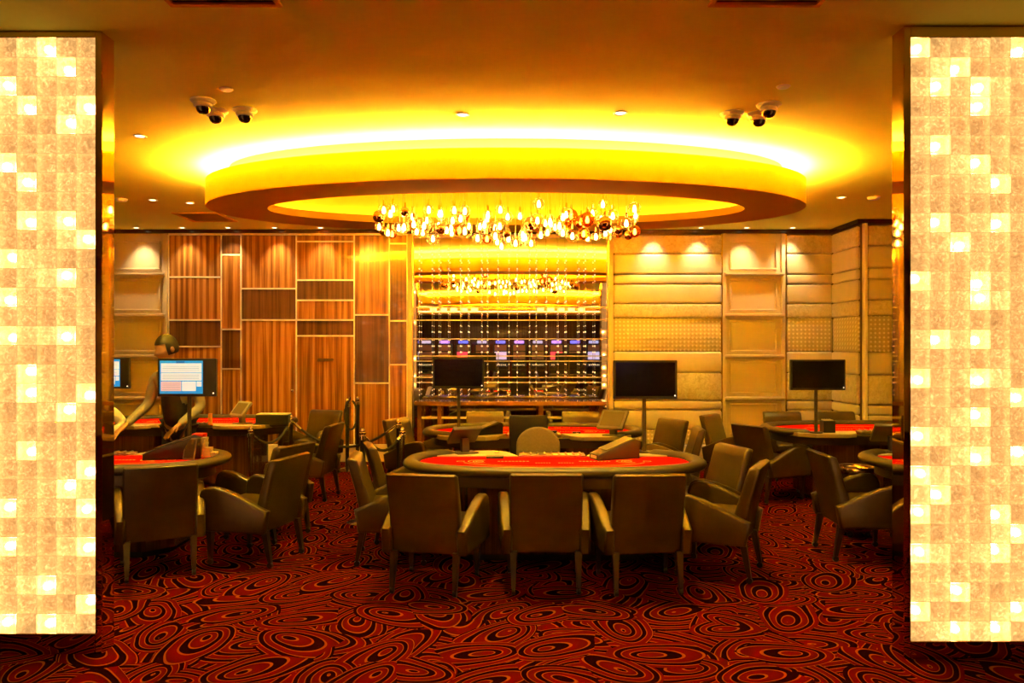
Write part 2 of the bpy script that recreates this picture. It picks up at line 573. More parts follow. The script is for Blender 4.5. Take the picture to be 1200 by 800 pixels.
# moulded panel bays --------------------------------------------------
def moulded(x0, x1, y, name, label):
    """a column of recessed panels with ledges, x0..x1 in metres at depth y"""
    root = struct(name, BX(x0, x1, y - .02, y, 0, wz(273)), M['beige'], label)
    for a, b in ((x0, x0 + .06), (x1 - .06, x1)):
        obj('stile', BX(a, b, y - .06, y - .02, 0, wz(274), .006, 2), M['beige'], root)
    rows = [277, 322, 370, 418, 467, 515]
    for i, r in enumerate(rows):
        z = wz(r)
        if i:
            pts = [(y - .02, z - .05), (y - .05, z - .05), (y - .07, z - .02), (y - .105, z), (y - .105, z + .025), (y - .02, z + .035)]
            obj('ledge', prism(pts, 'x', x0 + .03, x1 - .03), M['beige'], root)
        zt = wz(r) - .07
        zb = (wz(rows[i + 1]) if i + 1 < len(rows) else .02) + .07
        if zt - zb > .15:
            bm = bmesh.new()
            f = .028
            a, b = x0 + .115, x1 - .115
            box(bm, a, b, y - .045, y - .02, zt - f, zt, .008, 2)
            box(bm, a, b, y - .045, y - .02, zb, zb + f, .008, 2)
            box(bm, a, a + f, y - .045, y - .02, zb + f, zt - f, .008, 2)
            box(bm, b - f, b, y - .045, y - .02, zb + f, zt - f, .008, 2)
            obj('panel_moulding', bm, M['beige'], root, smooth=True)
    return root


moulded(wx(845.5), wx(919), WY, 'wall_moulded', 'narrow column of moulded beige panels with ledges between padded walls')
mw = wx(198) - wx(124)
moulded(wx(198) - mw, wx(198), WY, 'wall_moulded', 'moulded beige wall panels with ledges beside the wood wall')
moulded(wx(198) - 2 * mw, wx(198) - mw, WY, 'wall_moulded', 'moulded beige wall panels behind the left glass screen')

# padded walls --------------------------------------------------
PROWS = [(276, 'velvet'), (298, 'satin'), (322, 'satin'), (333.5, 'satin'), (356, 'velvet'), (373, 'dotted'), (412, 'satin'),
         (436.5, 'velvet'), (469, 'satin'), (480, 'satin'), (503, 'dotted'), (520, 'satin'), (540, None)]


def padded(u0, u1, base, axis, name, label, x=None):
    """padded wall: axis 'x' faces -y at depth base; axis 'y' runs in y at x position base facing -x"""
    if axis == 'x':
        root = struct(name, BX(u0, u1, base - .02, base, 0, wz(273)), M['gap'], label)
    else:
        root = struct(name, BX(base - .02, base, u0, u1, 0, wz(273)), M['gap'], label)
    for (r0, k), (r1, _) in zip(PROWS, PROWS[1:]):
        z1, z0 = wz(r0), wz(r1)
        d = .075 if k != 'dotted' else .055
        bev = min(.042, (z1 - z0) * .33)
        if axis == 'x':
            bm = BX(u0 + .004, u1 - .004, base - d, base - .01, z0 + .002, z1 - .002, bev, 5)
        else:
            bm = BX(base - d, base - .01, u0 + .004, u1 - .004, z0 + .002, z1 - .002, bev, 5)
        obj('padded_panel', bm, M[k], root, smooth=True, angle=50)
    return root


CX = wx(977); AY = CX * 900 / 410
padded(wx(718), wx(845), WY, 'x', 'wall_padded', 'cream padded wall panels of uneven height beside the mirror')
padded(wx(920), CX - .03, WY, 'x', 'wall_padded', 'cream padded wall panels right of the moulded column')
padded(AY - .0, WY - .08, CX + .0, 'y', 'wall_padded', 'padded return wall turning the corner')
padded(CX + .045, CX + 2.0, AY, 'x', 'wall_padded', 'padded wall standing forward beside the right glass screen')
struct('trim_1', BX(CX - .0, CX + .040, AY - .095, AY - .0, 0, CEIL - .05, .008, 2), M['metal_strip'])
struct('trim_2', BX(CX + .045, XR, AY, WY, 0, CEIL), M['gap'])
struct('trim_3', BX(wx(843.5), wx(845.5), WY - .06, WY, 0, wz(275)), M['brass'])
struct('trim_4', BX(wx(918.8), wx(920.4), WY - .06, WY, 0, wz(275)), M['brass'])
# dark glossy cornice under the ceiling
struct('trim_5', BX(XL, CX + .001, WY - .10, WY, CEIL - .055, CEIL), M['darktrim'])
struct('trim_6', BX(CX - .10, CX, AY - .10, WY - .10, CEIL - .055, CEIL), M['darktrim'])
struct('trim_7', BX(CX, XR, AY - .10, AY, CEIL - .055, CEIL), M['darktrim'])

# mirror wall --------------------------------------------------
MX0, MX1 = wx(485), wx(711)
mir = thing('wall_mirror', 'tall wall mirror in a gold frame reflecting the casino hall', 'mirror', (0, WY, 0))
obj('mirror_glass', BX(MX0, MX1, -.03, -.005, .04, 3.36), M['mirror'], mir)
for a, b in ((wx(478.5), wx(485)), (wx(711), wx(718))):
    obj('frame_upright', BX(a, b, -.09, -.0, 0, 3.39, .01, 2), M['beige'], mir)
obj('frame_head', BX(MX0, MX1, -.06, 0, 3.33, 3.39, .006, 2), M['beige'], mir)
for a in (wx(484.5), wx(712)):
    obj('metal_strip', BX(a - .006, a + .006, -.10, -.085, 0.02, 3.37), M['brass'], mir)
for py in (360, 375, 397, 417, 423, 442, 448):
    z = PZ(py, WY - .05)
    obj('mirror_rail', BX(MX0, MX1, -.055, -.035, z - .007, z + .007), M['metal_strip'], mir)

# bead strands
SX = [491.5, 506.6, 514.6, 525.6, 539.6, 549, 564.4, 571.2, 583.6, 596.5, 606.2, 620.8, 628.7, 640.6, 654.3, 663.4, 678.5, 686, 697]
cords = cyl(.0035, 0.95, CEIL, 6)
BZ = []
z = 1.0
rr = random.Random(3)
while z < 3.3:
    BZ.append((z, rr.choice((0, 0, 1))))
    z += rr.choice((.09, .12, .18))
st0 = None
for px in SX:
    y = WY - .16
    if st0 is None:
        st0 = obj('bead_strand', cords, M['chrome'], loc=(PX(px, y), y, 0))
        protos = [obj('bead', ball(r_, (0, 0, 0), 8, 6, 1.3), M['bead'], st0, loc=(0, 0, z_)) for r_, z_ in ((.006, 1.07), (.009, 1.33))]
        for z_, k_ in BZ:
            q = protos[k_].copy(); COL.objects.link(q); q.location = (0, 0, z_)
        tag(st0, 'thin vertical strand of crystal beads with painted glints hanging before the wall mirror', 'bead strand', 'bead strands before the wall mirror')
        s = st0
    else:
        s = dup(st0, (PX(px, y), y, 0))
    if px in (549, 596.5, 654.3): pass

# console table before mirror --------------------------------------------------
cy0, cy1 = 10.72, 11.22
con = thing('console_table', 'long polished wooden console table in front of the mirror', 'console table', (0, 0, 0))
ca, cb = PX(486, 10.8), PX(710, 10.8)
obj('table_top', BX(ca, cb, cy0, cy1, .885, .945, .006, 2), M['consolewood'], con)
obj('lower_rail', BX(ca + .05, cb - .05, cy0 + .05, cy0 + .08, .70, .73), M['metal_strip'], con)
for a in (ca + .04, ca + .32, 0.35 * ca + .65 * cb, cb - .10):
    for y in (cy0 + .04, cy1 - .10):
        obj('leg', BX(a, a + .06, y, y + .06, 0, .885, .004, 1), M['consolewood'], con)
obj('shelf', BX(ca + .04, cb - .04, cy0 + .06, cy1 - .06, .30, .33), M['consolewood'], con)

# ================================================================== CEILING RING
RCX, RCY = -0.06, 7.68
ZB, ZT = EYE + 1.37, EYE + 1.62
A1, B1, A0, B0 = 2.95, 1.46, 2.37, 0.89
NS = 128


def ell(a, b, i, n_=NS): return (RCX + a * math.cos(2 * PI * i / n_), RCY + b * math.sin(2 * PI * i / n_))


def ering(loops, closed_profile=True):
    bm = bmesh.new(); rows = []
    for a, b, z in loops:
        rows.append([bm.verts.new((*ell(a, b, i), z)) for i in range(NS)])
    k = len(rows)
    for q in range(k if closed_profile else k - 1):
        A, B = rows[q], rows[(q + 1) % k]
        for i in range(NS):
            j = (i + 1) % NS
            bm.faces.new((A[i], A[j], B[j], B[i]))
    bmesh.ops.recalc_face_normals(bm, faces=bm.faces[:])
    return bm


ring = struct('ceiling_ring', ering([(A1, B1, ZB), (A1, B1, ZT), (A1 - .03, B1 - .03, ZT), (A1 - .03, B1 - .03, ZT - .05), (A1 - .22, B1 - .22, ZT - .05),
                                      (A1 - .22, B1 - .22, CEIL), (A0 + .13, B0 + .13, CEIL), (A0 + .13, B0 + .13, ZB + .04), (A0 + .02, B0 + .02, ZB + .04), (A0 + .02, B0 + .02, ZB + .075), (A0, B0, ZB + .075), (A0, B0, ZB)]),
              M['ring'], 'oval dropped ring of golden plaster with a lit cove around the chandelier', smooth=True)
obj('light_strip', ering([(A1 - .06, B1 - .06, ZT - .050), (A1 - .06, B1 - .06, ZT - .006), (A1 - .10, B1 - .10, ZT - .006), (A1 - .10, B1 - .10, ZT - .050)]), M['cove'], ring)

obj('light_strip', ering([(A0 + .04, B0 + .04, ZB + .045), (A0 + .04, B0 + .04, ZB + .06), (A0 + .07, B0 + .07, ZB + .06), (A0 + .07, B0 + .07, ZB + .045)]), M['cove_inner'], ring)
r2 = ring.copy(); COL.objects.link(r2); r2.location = (0, -9.9, 0)  # ring copy added behind the camera to brighten the front ceiling
r2['label'] = 'added oval plaster ring with a lit cove over the hall, seen in the mirror'
for c_ in ring.children:
    q = c_.copy(); q.data = c_.data.copy(); q.data.materials[0] = M['cove_added']; q.parent = r2; COL.objects.link(q)

# ================================================================== GLASS LIGHT SCREENS
LB = [(62, 58), (81, 83), (15, 101), (37, 127), (103, 126), (81, 148), (15, 193), (37, 216), (36, 259), (79, 259), (101, 281), (16, 302), (81, 325),
      (14, 348), (13, 394), (80, 394), (36, 436), (36, 459), (101, 458), (78, 481), (35, 524), (98, 546), (77, 570), (12, 592), (100, 592),
      (12, 638), (100, 638), (57, 680), (100, 701), (11, 725), (57, 725)]
RB = [(1073, 60), (1186, 60), (1115, 83), (1095, 106), (1140, 105), (1158, 128), (1096, 172), (1144, 194), (1160, 216), (1099, 261), (1167, 261),
      (1122, 288), (1078, 329), (1143, 328), (1145, 349), (1099, 395), (1143, 395), (1078, 441), (1145, 441), (1145, 487), (1197, 464), (1079, 507),
      (1144, 530), (1187, 530), (1075, 552), (1097, 575), (1077, 598), (1169, 598), (1197, 622), (1077, 642), (1165, 642), (1120, 687),
      (1077, 710), (1187, 710), (1122, 732), (1163, 732)]


def screen(side, y, xin, pt, pb, bulbs, label):
    """side -1 left, +1 right; xin inner edge of the glass field; depth y"""
    ncol, nrow = 13, 31
    z1, z0 = PZ(pt, y), PZ(pb, y)
    th = (z1 - z0) / nrow; tw = th * 1.03
    W = ncol * tw
    D = 0.115
    root = thing('glass_light_screen', label, 'light screen', (xin, y, 0))
    X = lambda u: side * u           # u grows away from the room's centre
    # tiles
    bm = bmesh.new()
    lv = bm.faces.layers.float.new('level')
    sd = bm.faces.layers.float_vector.new('seed')
    rnd = random.Random(11 + side)
    lit = {}
    pos = []
    for px, py in bulbs:
        X_, Z_ = PX(px, y), PZ(py, y)
        u = side * (X_ - xin)
        u = (int(u / tw) + .5 + rnd.uniform(-.16, .16)) * tw
        Z_ = z0 + (int((Z_ - z0) / th) + .5 + rnd.uniform(-.16, .16)) * th
        pos.append((u, Z_))
    # the part of the screen outside the frame goes on with the same rhythm
    for r in range(0, nrow, 2):
        c = 7 + (r * 5) % 6
        pos.append(((c + .5) * tw, z0 + (r + .5) * th))
    for u, Z_ in pos:
        c, r = int(u / tw), int((Z_ - z0) / th)
        if not (0 <= c < ncol and 0 <= r < nrow): continue
        lit[(c, r)] = max(lit.get((c, r), 0), 1.0)
        fx = u / tw - c
        c2 = c + (1 if fx > .5 else -1)
        if rnd.random() < .75: lit[(c2, r)] = max(lit.get((c2, r), 0), .45)
        fz = (Z_ - z0) / th - r
        if fz < .25 or fz > .75: lit[(c, r + (1 if fz > .5 else -1))] = max(lit.get((c, r + (1 if fz > .5 else -1)), 0), .5)
    for c in range(ncol):
        for r in range(nrow):
            a, b = sorted((X(c * tw + .0015), X((c + 1) * tw - .0015)))
            zz0, zz1 = z0 + r * th + .0015, z0 + (r + 1) * th - .0015
            dep = rnd.uniform(0, .006)
            tmp = bmesh.new()
            t_lv = tmp.faces.layers.float.new('level'); t_sd = tmp.faces.layers.float_vector.new('seed')
            box(tmp, a, b, -.012 - dep, .004, zz0, zz1, .003, 1)
            L = .34 + .14 * rnd.random() + .42 * lit.get((c, r), 0)  # bulb glow on its tile and neighbours painted into the emission level
            s_ = Vector((rnd.uniform(0, 50), rnd.uniform(0, 50), rnd.uniform(0, 50)))
            me = bpy.data.meshes.new('t')
            for f in tmp.faces: f[t_lv] = L; f[t_sd] = s_
            tmp.to_mesh(me); tmp.free()
            bm.from_mesh(me); bpy.data.meshes.remove(me)
    gt = obj('glass_tiles', bm, M['tiles'], root)
    g2 = gt.copy(); g2.data = gt.data.copy(); g2.data.materials[0] = M['tiles_rear']; COL.objects.link(g2); g2.location = (0, .103, 0); g2.scale = (1, -1, 1)
    a, b = sorted((X(0), X(W)))
    obj('light_box', BX(a, b, .047, .056, z0, z1), M['boxback'], root)
    # joints between tiles
    bmj = bmesh.new()
    for c in range(1, ncol):
        a_, b_2 = sorted((X(c * tw - .002), X(c * tw + .002)))
        box(bmj, a_, b_2, -.004, .107, z0, z1)
    for r in range(1, nrow):
        box(bmj, a, b, -.004, .107, z0 + r * th - .002, z0 + r * th + .002)
    obj('tile_joints', bmj, M['grout'], root)
    # bulbs
    bb = None
    for u, Z_ in pos:
        if bb is None:
            bb = obj('lamp_bulb', ball(.020, seg=12, rings=8), M['panelbulb'], root, loc=(X(u), .028, Z_))
        else:
            c = bb.copy(); COL.objects.link(c); c.location = (X(u), .026, Z_)
        if u < 6 * tw or True:
            c = bb.copy(); COL.objects.link(c); c.location = (X(u), .078, Z_)
    # mirrored frame
    fi = .040
    a, b = sorted((X(-fi), X(0)))
    obj('frame_upright', BX(a, b, -.016, D, 0.0, CEIL - .002, .003, 1), M['gold_mirror'], root)
    a, b = sorted((X(0), X(W)))
    obj('frame_head', BX(a, b, -.016, D, z1, CEIL - .002, .003, 1), M['gold_mirror'], root)
    obj('frame_base', BX(a, b, -.016, D, 0.0, z0, .003, 1), M['gold_mirror'], root)
    a, b = sorted((X(W), X(W + .05)))
    obj('frame_upright', BX(a, b, -.016, D, 0.0, CEIL - .002), M['gold_mirror'], root)
    return root


YL, YR = 4.27, 4.20
screen(-1, YL, PX(113, YL), 45, 741, LB, 'tall backlit glass tile screen standing on the left in a bronze mirrored frame')
screen(1, YR, PX(1066, YR), 45, 750, RB, 'tall backlit glass tile screen standing on the right in a bronze mirrored frame')

# ================================================================== CHANDELIER
ch = thing('chandelier', 'chandelier of many glass globes with glowing bulbs inside the oval ring', 'chandelier', (RCX, RCY, CEIL))
bm = bmesh.new()
box(bm, -1.35, 1.35, -.30, .30, -.05, -.001, .01, 2)
obj('canopy', bm, M['metal_strip'], ch)
rc = random.Random(21)
cnt = 0
proto = {}
def globe_mesh(r, kind):
    key = (round(r, 3), kind)
    if key in proto: return proto[key]
    if kind == 'long':
        prof = [(0, -r * 1.7), (r * .55, -r * 1.45), (r * .62, -r * .6), (r * .58, r * .5), (r * .3, r * .9), (.012, r * 1.0)]
    else:
        prof = [(r * math.sin(PI * i / 12), -r * math.cos(PI * i / 12)) for i in range(12)] + [(.010, r * 1.0)]
    g = lathe(prof, 18)
    me = bpy.data.meshes.new('glass_globe'); g.to_mesh(me); g.free(); me.shade_smooth()
    me.materials.append({'clear': M['globe'], 'long': M['globe'], 'amber': M['amber'], 'copper': M['copper']}[kind])
    proto[key] = me
    return me
bmesh_b = lathe([(0, -.036), (.013, -.032), (.018, -.016), (.016, .004), (.010, .022), (.008, .03), (0, .03)], 10)
bulb_me = bpy.data.meshes.new('bulb'); bmesh_b.to_mesh(bulb_me); bmesh_b.free(); bulb_me.shade_smooth(); bulb_me.materials.append(M['bulb'])
placed = []
tries = 0
while cnt < 99 and tries < 20000:
    tries += 1
    x = -1.27 + 2.57 * ((cnt * .618034) % 1.0) + rc.uniform(-.05, .05); y = rc.uniform(-.52, .52)
    top = 3.12 if rc.random() < .18 else 3.02
    z = rc.uniform(2.76 + .10 * (abs(x) / 1.3) ** 2, top)
    r = rc.choice((.040, .045, .05, .055, .062, .072))
    if any((x - p[0]) ** 2 + (y - p[1]) ** 2 < (p[3] + r) ** 2 * .25 and abs(z - p[2]) < p[3] + r + .03 for p in placed): continue
    if any((x - p[0]) ** 2 + (y - p[1]) ** 2 + (z - p[2]) ** 2 < (p[3] + r + .006) ** 2 for p in placed): continue
    placed.append((x, y, z, r))
    kind = rc.choice(('clear', 'clear', 'clear', 'long', 'clear', 'amber', 'copper', 'clear'))
    if len(placed) == 1: kind = 'clear'
    c = cyl(.0022, z + r * 1.0 - CEIL, -.04, 5)
    cyl(.011, r * .95 + z - CEIL, r * .95 + .045 + z - CEIL, 8, c)
    for q in c.verts: q.co.x += 0
    pend = obj('pendant', c, M['brass'], ch, loc=(x, y, 0))
    g = bpy.data.objects.new('glass_globe', globe_mesh(r, kind)); COL.objects.link(g); g.parent = pend; g.location = (0, 0, z - CEIL)
    if kind == 'copper': g['label'] = 'mirrored copper globe'
    if kind == 'amber': g['label'] = 'amber glass globe'
    if kind != 'copper':
        b = bpy.data.objects.new('bulb', bulb_me); COL.objects.link(b); b.parent = pend; b.location = (0, 0, z - CEIL)
    cnt += 1

# ================================================================== CEILING FITTINGS
trim_bm = lathe([(.030, 0.0), (.052, -.001), (.055, -.006), (.048, -.010), (.036, -.004), (.030, 0.0)], 24)
dl_trim = bpy.data.meshes.new('trim_ring'); trim_bm.to_mesh(dl_trim); trim_bm.free(); dl_trim.shade_smooth(); dl_trim.materials.append(M['white'])
ln_bm = lathe([(0, -.005), (.034, -.004), (.034, -.001), (0, -.001)], 20)
dl_lens = bpy.data.meshes.new('lens'); ln_bm.to_mesh(dl_lens); ln_bm.free(); dl_lens.materials.append(M['downlens'])


def downlight(x, y, label, watt, size=70, blend=.8, tilt=0.0, group=None, rad=.035):
    t = thing('downlight', label, 'downlight', (x, y, CEIL), 0, group)
    for nm, me in (('trim_ring', dl_trim), ('lens', dl_lens)):
        o = bpy.data.objects.new(nm, me); COL.objects.link(o); o.parent = t
    if watt:
        l = bpy.data.lights.new('downlight_beam', 'SPOT')
        l.energy = watt; l.color = DOWNW if tilt else DOWN; l.spot_size = R(size); l.spot_blend = blend; l.shadow_soft_size = rad
        lo = bpy.data.objects.new('downlight_beam', l); COL.objects.link(lo); lo.parent = t
        lo.location = (0, 0, -.03); lo.rotation_euler = (R(tilt), 0, 0)
    return t


ordw = ['first', 'second', 'third', 'fourth', 'fifth', 'sixth', 'seventh']
wl = [-6.16, -5.49, -4.82, -4.15, -3.47, -2.80, -2.13]
names_l = ['small downlight along the back wall hidden behind the left glass screen', 'small downlight above the moulded panels by the left glass screen',
           'small downlight above the left end of the wood wall', 'second small downlight from the left above the wood wall',
           'third small downlight from the left above the wood wall', 'fourth small downlight from the left above the wood wall',
           'small downlight above the wood wall nearest the mirror']
for x, nm in zip(wl[1:], names_l[1:]): downlight(x, 11.22, nm, SPOT_WALL, 74, 1.0, 17)
for x, nm in zip((2.09, 2.76, 3.43, 4.1), ('small downlight above the padded wall nearest the mirror', 'second small downlight above the padded wall beside the moulded column',
                                            'small downlight above the moulded column of the right wall', 'small downlight above the padded panels in the right corner')):
    downlight(x, 11.22, nm, SPOT_WALL, 74, 1.0, 17)
for px, py, nm, wt in ((164, 159, 'downlight between the left glass screen and the dome cameras', 1.0), (179, 234, 'downlight beside the square air vent', .5),
                       (542, 134, 'left of the two downlights in front of the cove glow', 1.0), (727, 132, 'right of the two downlights in front of the cove glow', 1.0),
                       (986, 231, 'downlight to the right of the oval ring', .9)):
    y = CY(py)
    downlight(PX(px, y), y, nm, SPOT_TABLE * wt, 95, .9)
for x, y, nm, wt in ((4.1, 6.5, 'downlight over the near right card table', .8), (-3.9, 9.3, 'downlight over the far left card table', .7),
                 (-1.5, 6.25, 'downlight over the chairs between the left and middle tables', 0),
                 ):
    if wt: downlight(x, y, nm, SPOT_TABLE * wt, 95, .9)
for x, y, nm in ((-3.0, 2.2, 'downlight in the hall by the left screen'), (3.0, 2.2, 'downlight in the hall by the right screen'), (0, 0.6, 'downlight above the hall carpet'),
                 (-2.2, -3.5, 'downlight over the left table of the mirrored hall'), (2.2, -3.5, 'downlight over the right table of the mirrored hall'), (0, -7.0, 'downlight before the slot machines')):
    downlight(x, y, nm, SPOT_TABLE * .18, 110, .9)


def dome(px, py, label):
    y = CY(py - 4)
    t = thing('dome_camera', label, 'security camera', (PX(px, y), y, CEIL), 0)
    obj('mounting_plate', lathe([(0, 0), (.085, 0), (.088, -.010), (.070, -.026), (.05, -.026), (0, -.026)], 28), M['white'], t, smooth=True)
    obj('collar', lathe([(.052, -.02), (.064, -.03), (.062, -.05), (.050, -.055), (.048, -.05)], 28), M['white'], t, smooth=True)
    obj('dome', lathe([(.051, -.045), (.050, -.06), (.042, -.082), (.025, -.097), (0, -.102)], 24), M['screen_off'], t, smooth=True)
    return t


dome(238, 121, 'dome security camera left of the ring, leftmost of three')
dome(253, 133, 'dome security camera left of the ring, middle one of three')
dome(287, 132, 'dome security camera left of the ring, standing apart from its pair')
dome(858, 136, 'dome security camera right of the ring, nearest the ring centre')
dome(889, 137, 'dome security camera right of the ring, middle one of three')
dome(901, 126, 'dome security camera right of the ring, rightmost and highest of three')


def detector(px, py, label, r=.05, h=.03):
    y = CY(py)
    o = obj('smoke_detector', lathe([(0, 0), (r, 0), (r * 1.02, -h * .3), (r * .8, -h), (0, -h * 1.1)], 24), M['white'], loc=(PX(px, y), y, CEIL), smooth=True)
    tag(o, label, 'smoke detector')
    return o


detector(265, 104, 'small round ceiling sensor above the left cameras', .045, .012)
detector(918, 101, 'small round ceiling sensor above the right cameras', .045, .012)
detector(142, 233, 'round smoke detector close to the left glass screen', .07, .03)
detector(1024, 231, 'round smoke detector close to the right glass screen', .07, .03)


def vent(x0, x1, y0, y1, label, slats=8):
    t = thing('air_vent', label, 'air vent', ((x0 + x1) / 2, (y0 + y1) / 2, CEIL))
    a, b = (x1 - x0) / 2, (y1 - y0) / 2
    bm = bmesh.new(); f = min(.05, b * .4)
    box(bm, -a, a, -b, -b + f, -.014, 0, .003, 1); box(bm, -a, a, b - f, b, -.014, 0, .003, 1)
    box(bm, -a, -a + f, -b + f, b - f, -.014, 0, .003, 1); box(bm, a - f, a, -b + f, b - f, -.014, 0, .003, 1)
    obj('frame', bm, M['ring'], t)
    obj('backing', BX(-a + f, a - f, -b + f, b - f, -.003, -.0005), M['gap'], t)
    bm = bmesh.new()
    for i in range(slats):
        yy = -b + f + (i + .5) * (2 * b - 2 * f) / slats
        mt = Matrix.Translation((0, yy, -.008)) @ Matrix.Rotation(R(35), 4, 'X')
        box(bm, -a + f, a - f, -.010, .010, -.001, .001, M4=mt)
    obj('slats', bm, M['ring'], t)


vent(-4.42, -3.80, 9.95, 10.65, 'square air vent in the ceiling above the wood wall', 10)
vent(PX(195, 3.88), PX(328, 3.88), 3.78, 3.93, 'long slot air vent at the top left of the view', 3)
vent(PX(832, 3.88), PX(965, 3.88), 3.78, 3.93, 'long slot air vent at the top right of the view', 3)

# ================================================================== ARMCHAIR
def make_chair(label):
    t = thing('armchair', label, 'chair', (0, 0, 0), 0, 'leather armchairs around the card tables')
    L = M['leather']
    back = [(-.235, .275), (-.262, .42), (-.300, .60), (-.345, .76), (-.362, .83), (-.335, .842), (-.285, .825), (-.262, .76), (-.215, .60), (-.165, .44), (-.150, .36), (-.15, .275)]
    bm = prism(back, 'x', -.252, .252, .020, 3)
    # subtle wrap: the sides of the back come forward
    for q in bm.verts:
        q.co.y += .030 * (q.co.x / .25) ** 2
    obj('backrest', bm, L, t, smooth=True, angle=60)
    for s in (-1, 1):
        prof = [(.300, .275), (.312, .42), (.308, .53), (.285, .592), (.235, .618), (.165, .618), (.06, .592), (-.06, .545), (-.18, .487), (-.275, .447), (-.245, .275)]
        bm = prism(prof, 'x', -.038, .038, .020, 3)
        for q in bm.verts:
            q.co.x = s * (q.co.x + .270 + .035 * (q.co.y + .26) / .56)
        bmesh.ops.recalc_face_normals(bm, faces=bm.faces[:])
        obj('armrest', bm, L, t, smooth=True, angle=60)
    obj('seat_base', prism([(-.235, -.2), (.235, -.2), (.262, .285), (-.262, .285)], 'z', .275, .375, .012, 2), L, t, smooth=True)
    obj('seat_cushion', prism([(-.228, -.17), (.228, -.17), (.255, .300), (-.255, .300)], 'z', .372, .470, .032, 4), L, t, smooth=True, angle=60)
    leg = None
    for sx, y in ((-1, -.215), (1, -.215), (-1, .255), (1, .255)):
        rear = y < 0
        dy = -.045 if rear else .0
        bm = bmesh.new()
        a, b = .024, .014
        v = [bm.verts.new(p) for p in ((-a, -a, .29), (a, -a, .29), (a, a, .29), (-a, a, .29),
                                       (-b, -b + dy, .045), (b, -b + dy, .045), (b, b + dy, .045), (-b, b + dy, .045))]
        for f in ((0, 1, 2, 3), (7, 6, 5, 4), (0, 4, 5, 1), (1, 5, 6, 2), (2, 6, 7, 3), (3, 7, 4, 0)): bm.faces.new([v[i] for i in f])
        bmesh.ops.recalc_face_normals(bm, faces=bm.faces[:])
        lg = obj('leg', bm, M['legwood'], t, loc=(sx * .225 if rear else sx * .255, y, 0))
        cb = bmesh.new()
        cyl(.012, .036, .056, 12, cb, (0, dy, 0))
        wbm = tube([(-.012, dy, .022), (.012, dy, .022)], .022, 14, cb)
        obj('caster', cb, M['black'], lg, smooth=True)
    return t


chairs = [
    # x, y, rotation, label
    (-.56, 5.53, -11, 'leather armchair seen from behind, leftmost of the near middle table front row'),
    (.235, 5.55, 0, 'leather armchair seen from behind, middle of the front row at the near middle table'),
    (.92, 5.53, 4, 'leather armchair seen from behind, rightmost of the front row at the near middle table'),
    (-.97, 6.22, -84, 'side-on leather armchair at the near middle table left end, before its twin'),
    (-.98, 6.92, -74, 'leather armchair at the left end of the near middle table, behind its side-on twin'),
    (1.58, 5.85, 63, 'leather armchair drawn up side-on to the right end of the near middle table'),
    (1.66, 6.66, 106, 'leather armchair showing its front at the right end of the near middle table'),
    (-2.70, 5.88, 27, 'leather armchair seen from behind at the near left table beside the left glass screen'),
    (-2.05, 6.20, 74, 'leather armchair turned left beside the near left table, front one of the pair'),
    (-2.20, 6.95, 66, 'leather armchair turned left beside the near left table, rear one of the pair'),
    (-2.30, 8.72, 84, 'side-on leather armchair at the far left table next to the rope barrier'),
    (-2.66, 10.28, 158, 'leather armchair facing the camera in front of the wood wall'),
    (-1.14, 9.18, -115, 'leather armchair at the left end of the far middle table behind the rope post'),
    (1.68, 9.10, 118, 'leather armchair at the right end of the far middle table, showing its front'),
    (1.72, 8.30, 84, 'side-on leather armchair at the right end of the far middle table'),
    (-.36, 10.02, 180, 'leather armchair behind the far middle table, left one before the console'),
    (.92, 10.02, 180, 'leather armchair behind the far middle table, right one before the console'),
    (2.78, 9.72, -128, 'leather armchair at the far left corner of the far right table'),
    (2.90, 8.70, -62, 'leather armchair with dark back turned, near left corner of the far right table'),
    (3.62, 10.02, 180, 'leather armchair behind the far right table, left one of two'),
    (4.34, 10.02, 180, 'leather armchair behind the far right table, right one of two'),
    (2.84, 6.32, -92, 'side-on leather armchair beside the steel bin at the near right table'),
    (3.22, 5.42, -24, 'leather armchair half hidden behind the right glass screen'),
]
c0 = None
for x, y, a, lab in chairs:
    if c0 is None:
        c0 = make_chair(lab); c0.location = (x, y, 0); c0.rotation_euler = (0, 0, R(a))
    else:
        dup(c0, (x, y, 0), R(a), lab)


# ================================================================== CARD TABLES
TA, TB, TE = 1.25, .66, 2.5


def sup(t, a, b, e=TE):
    c, s = math.cos(t), math.sin(t)
    return (a * math.copysign(abs(c) ** (2 / e), c), b * math.copysign(abs(s) ** (2 / e), s))


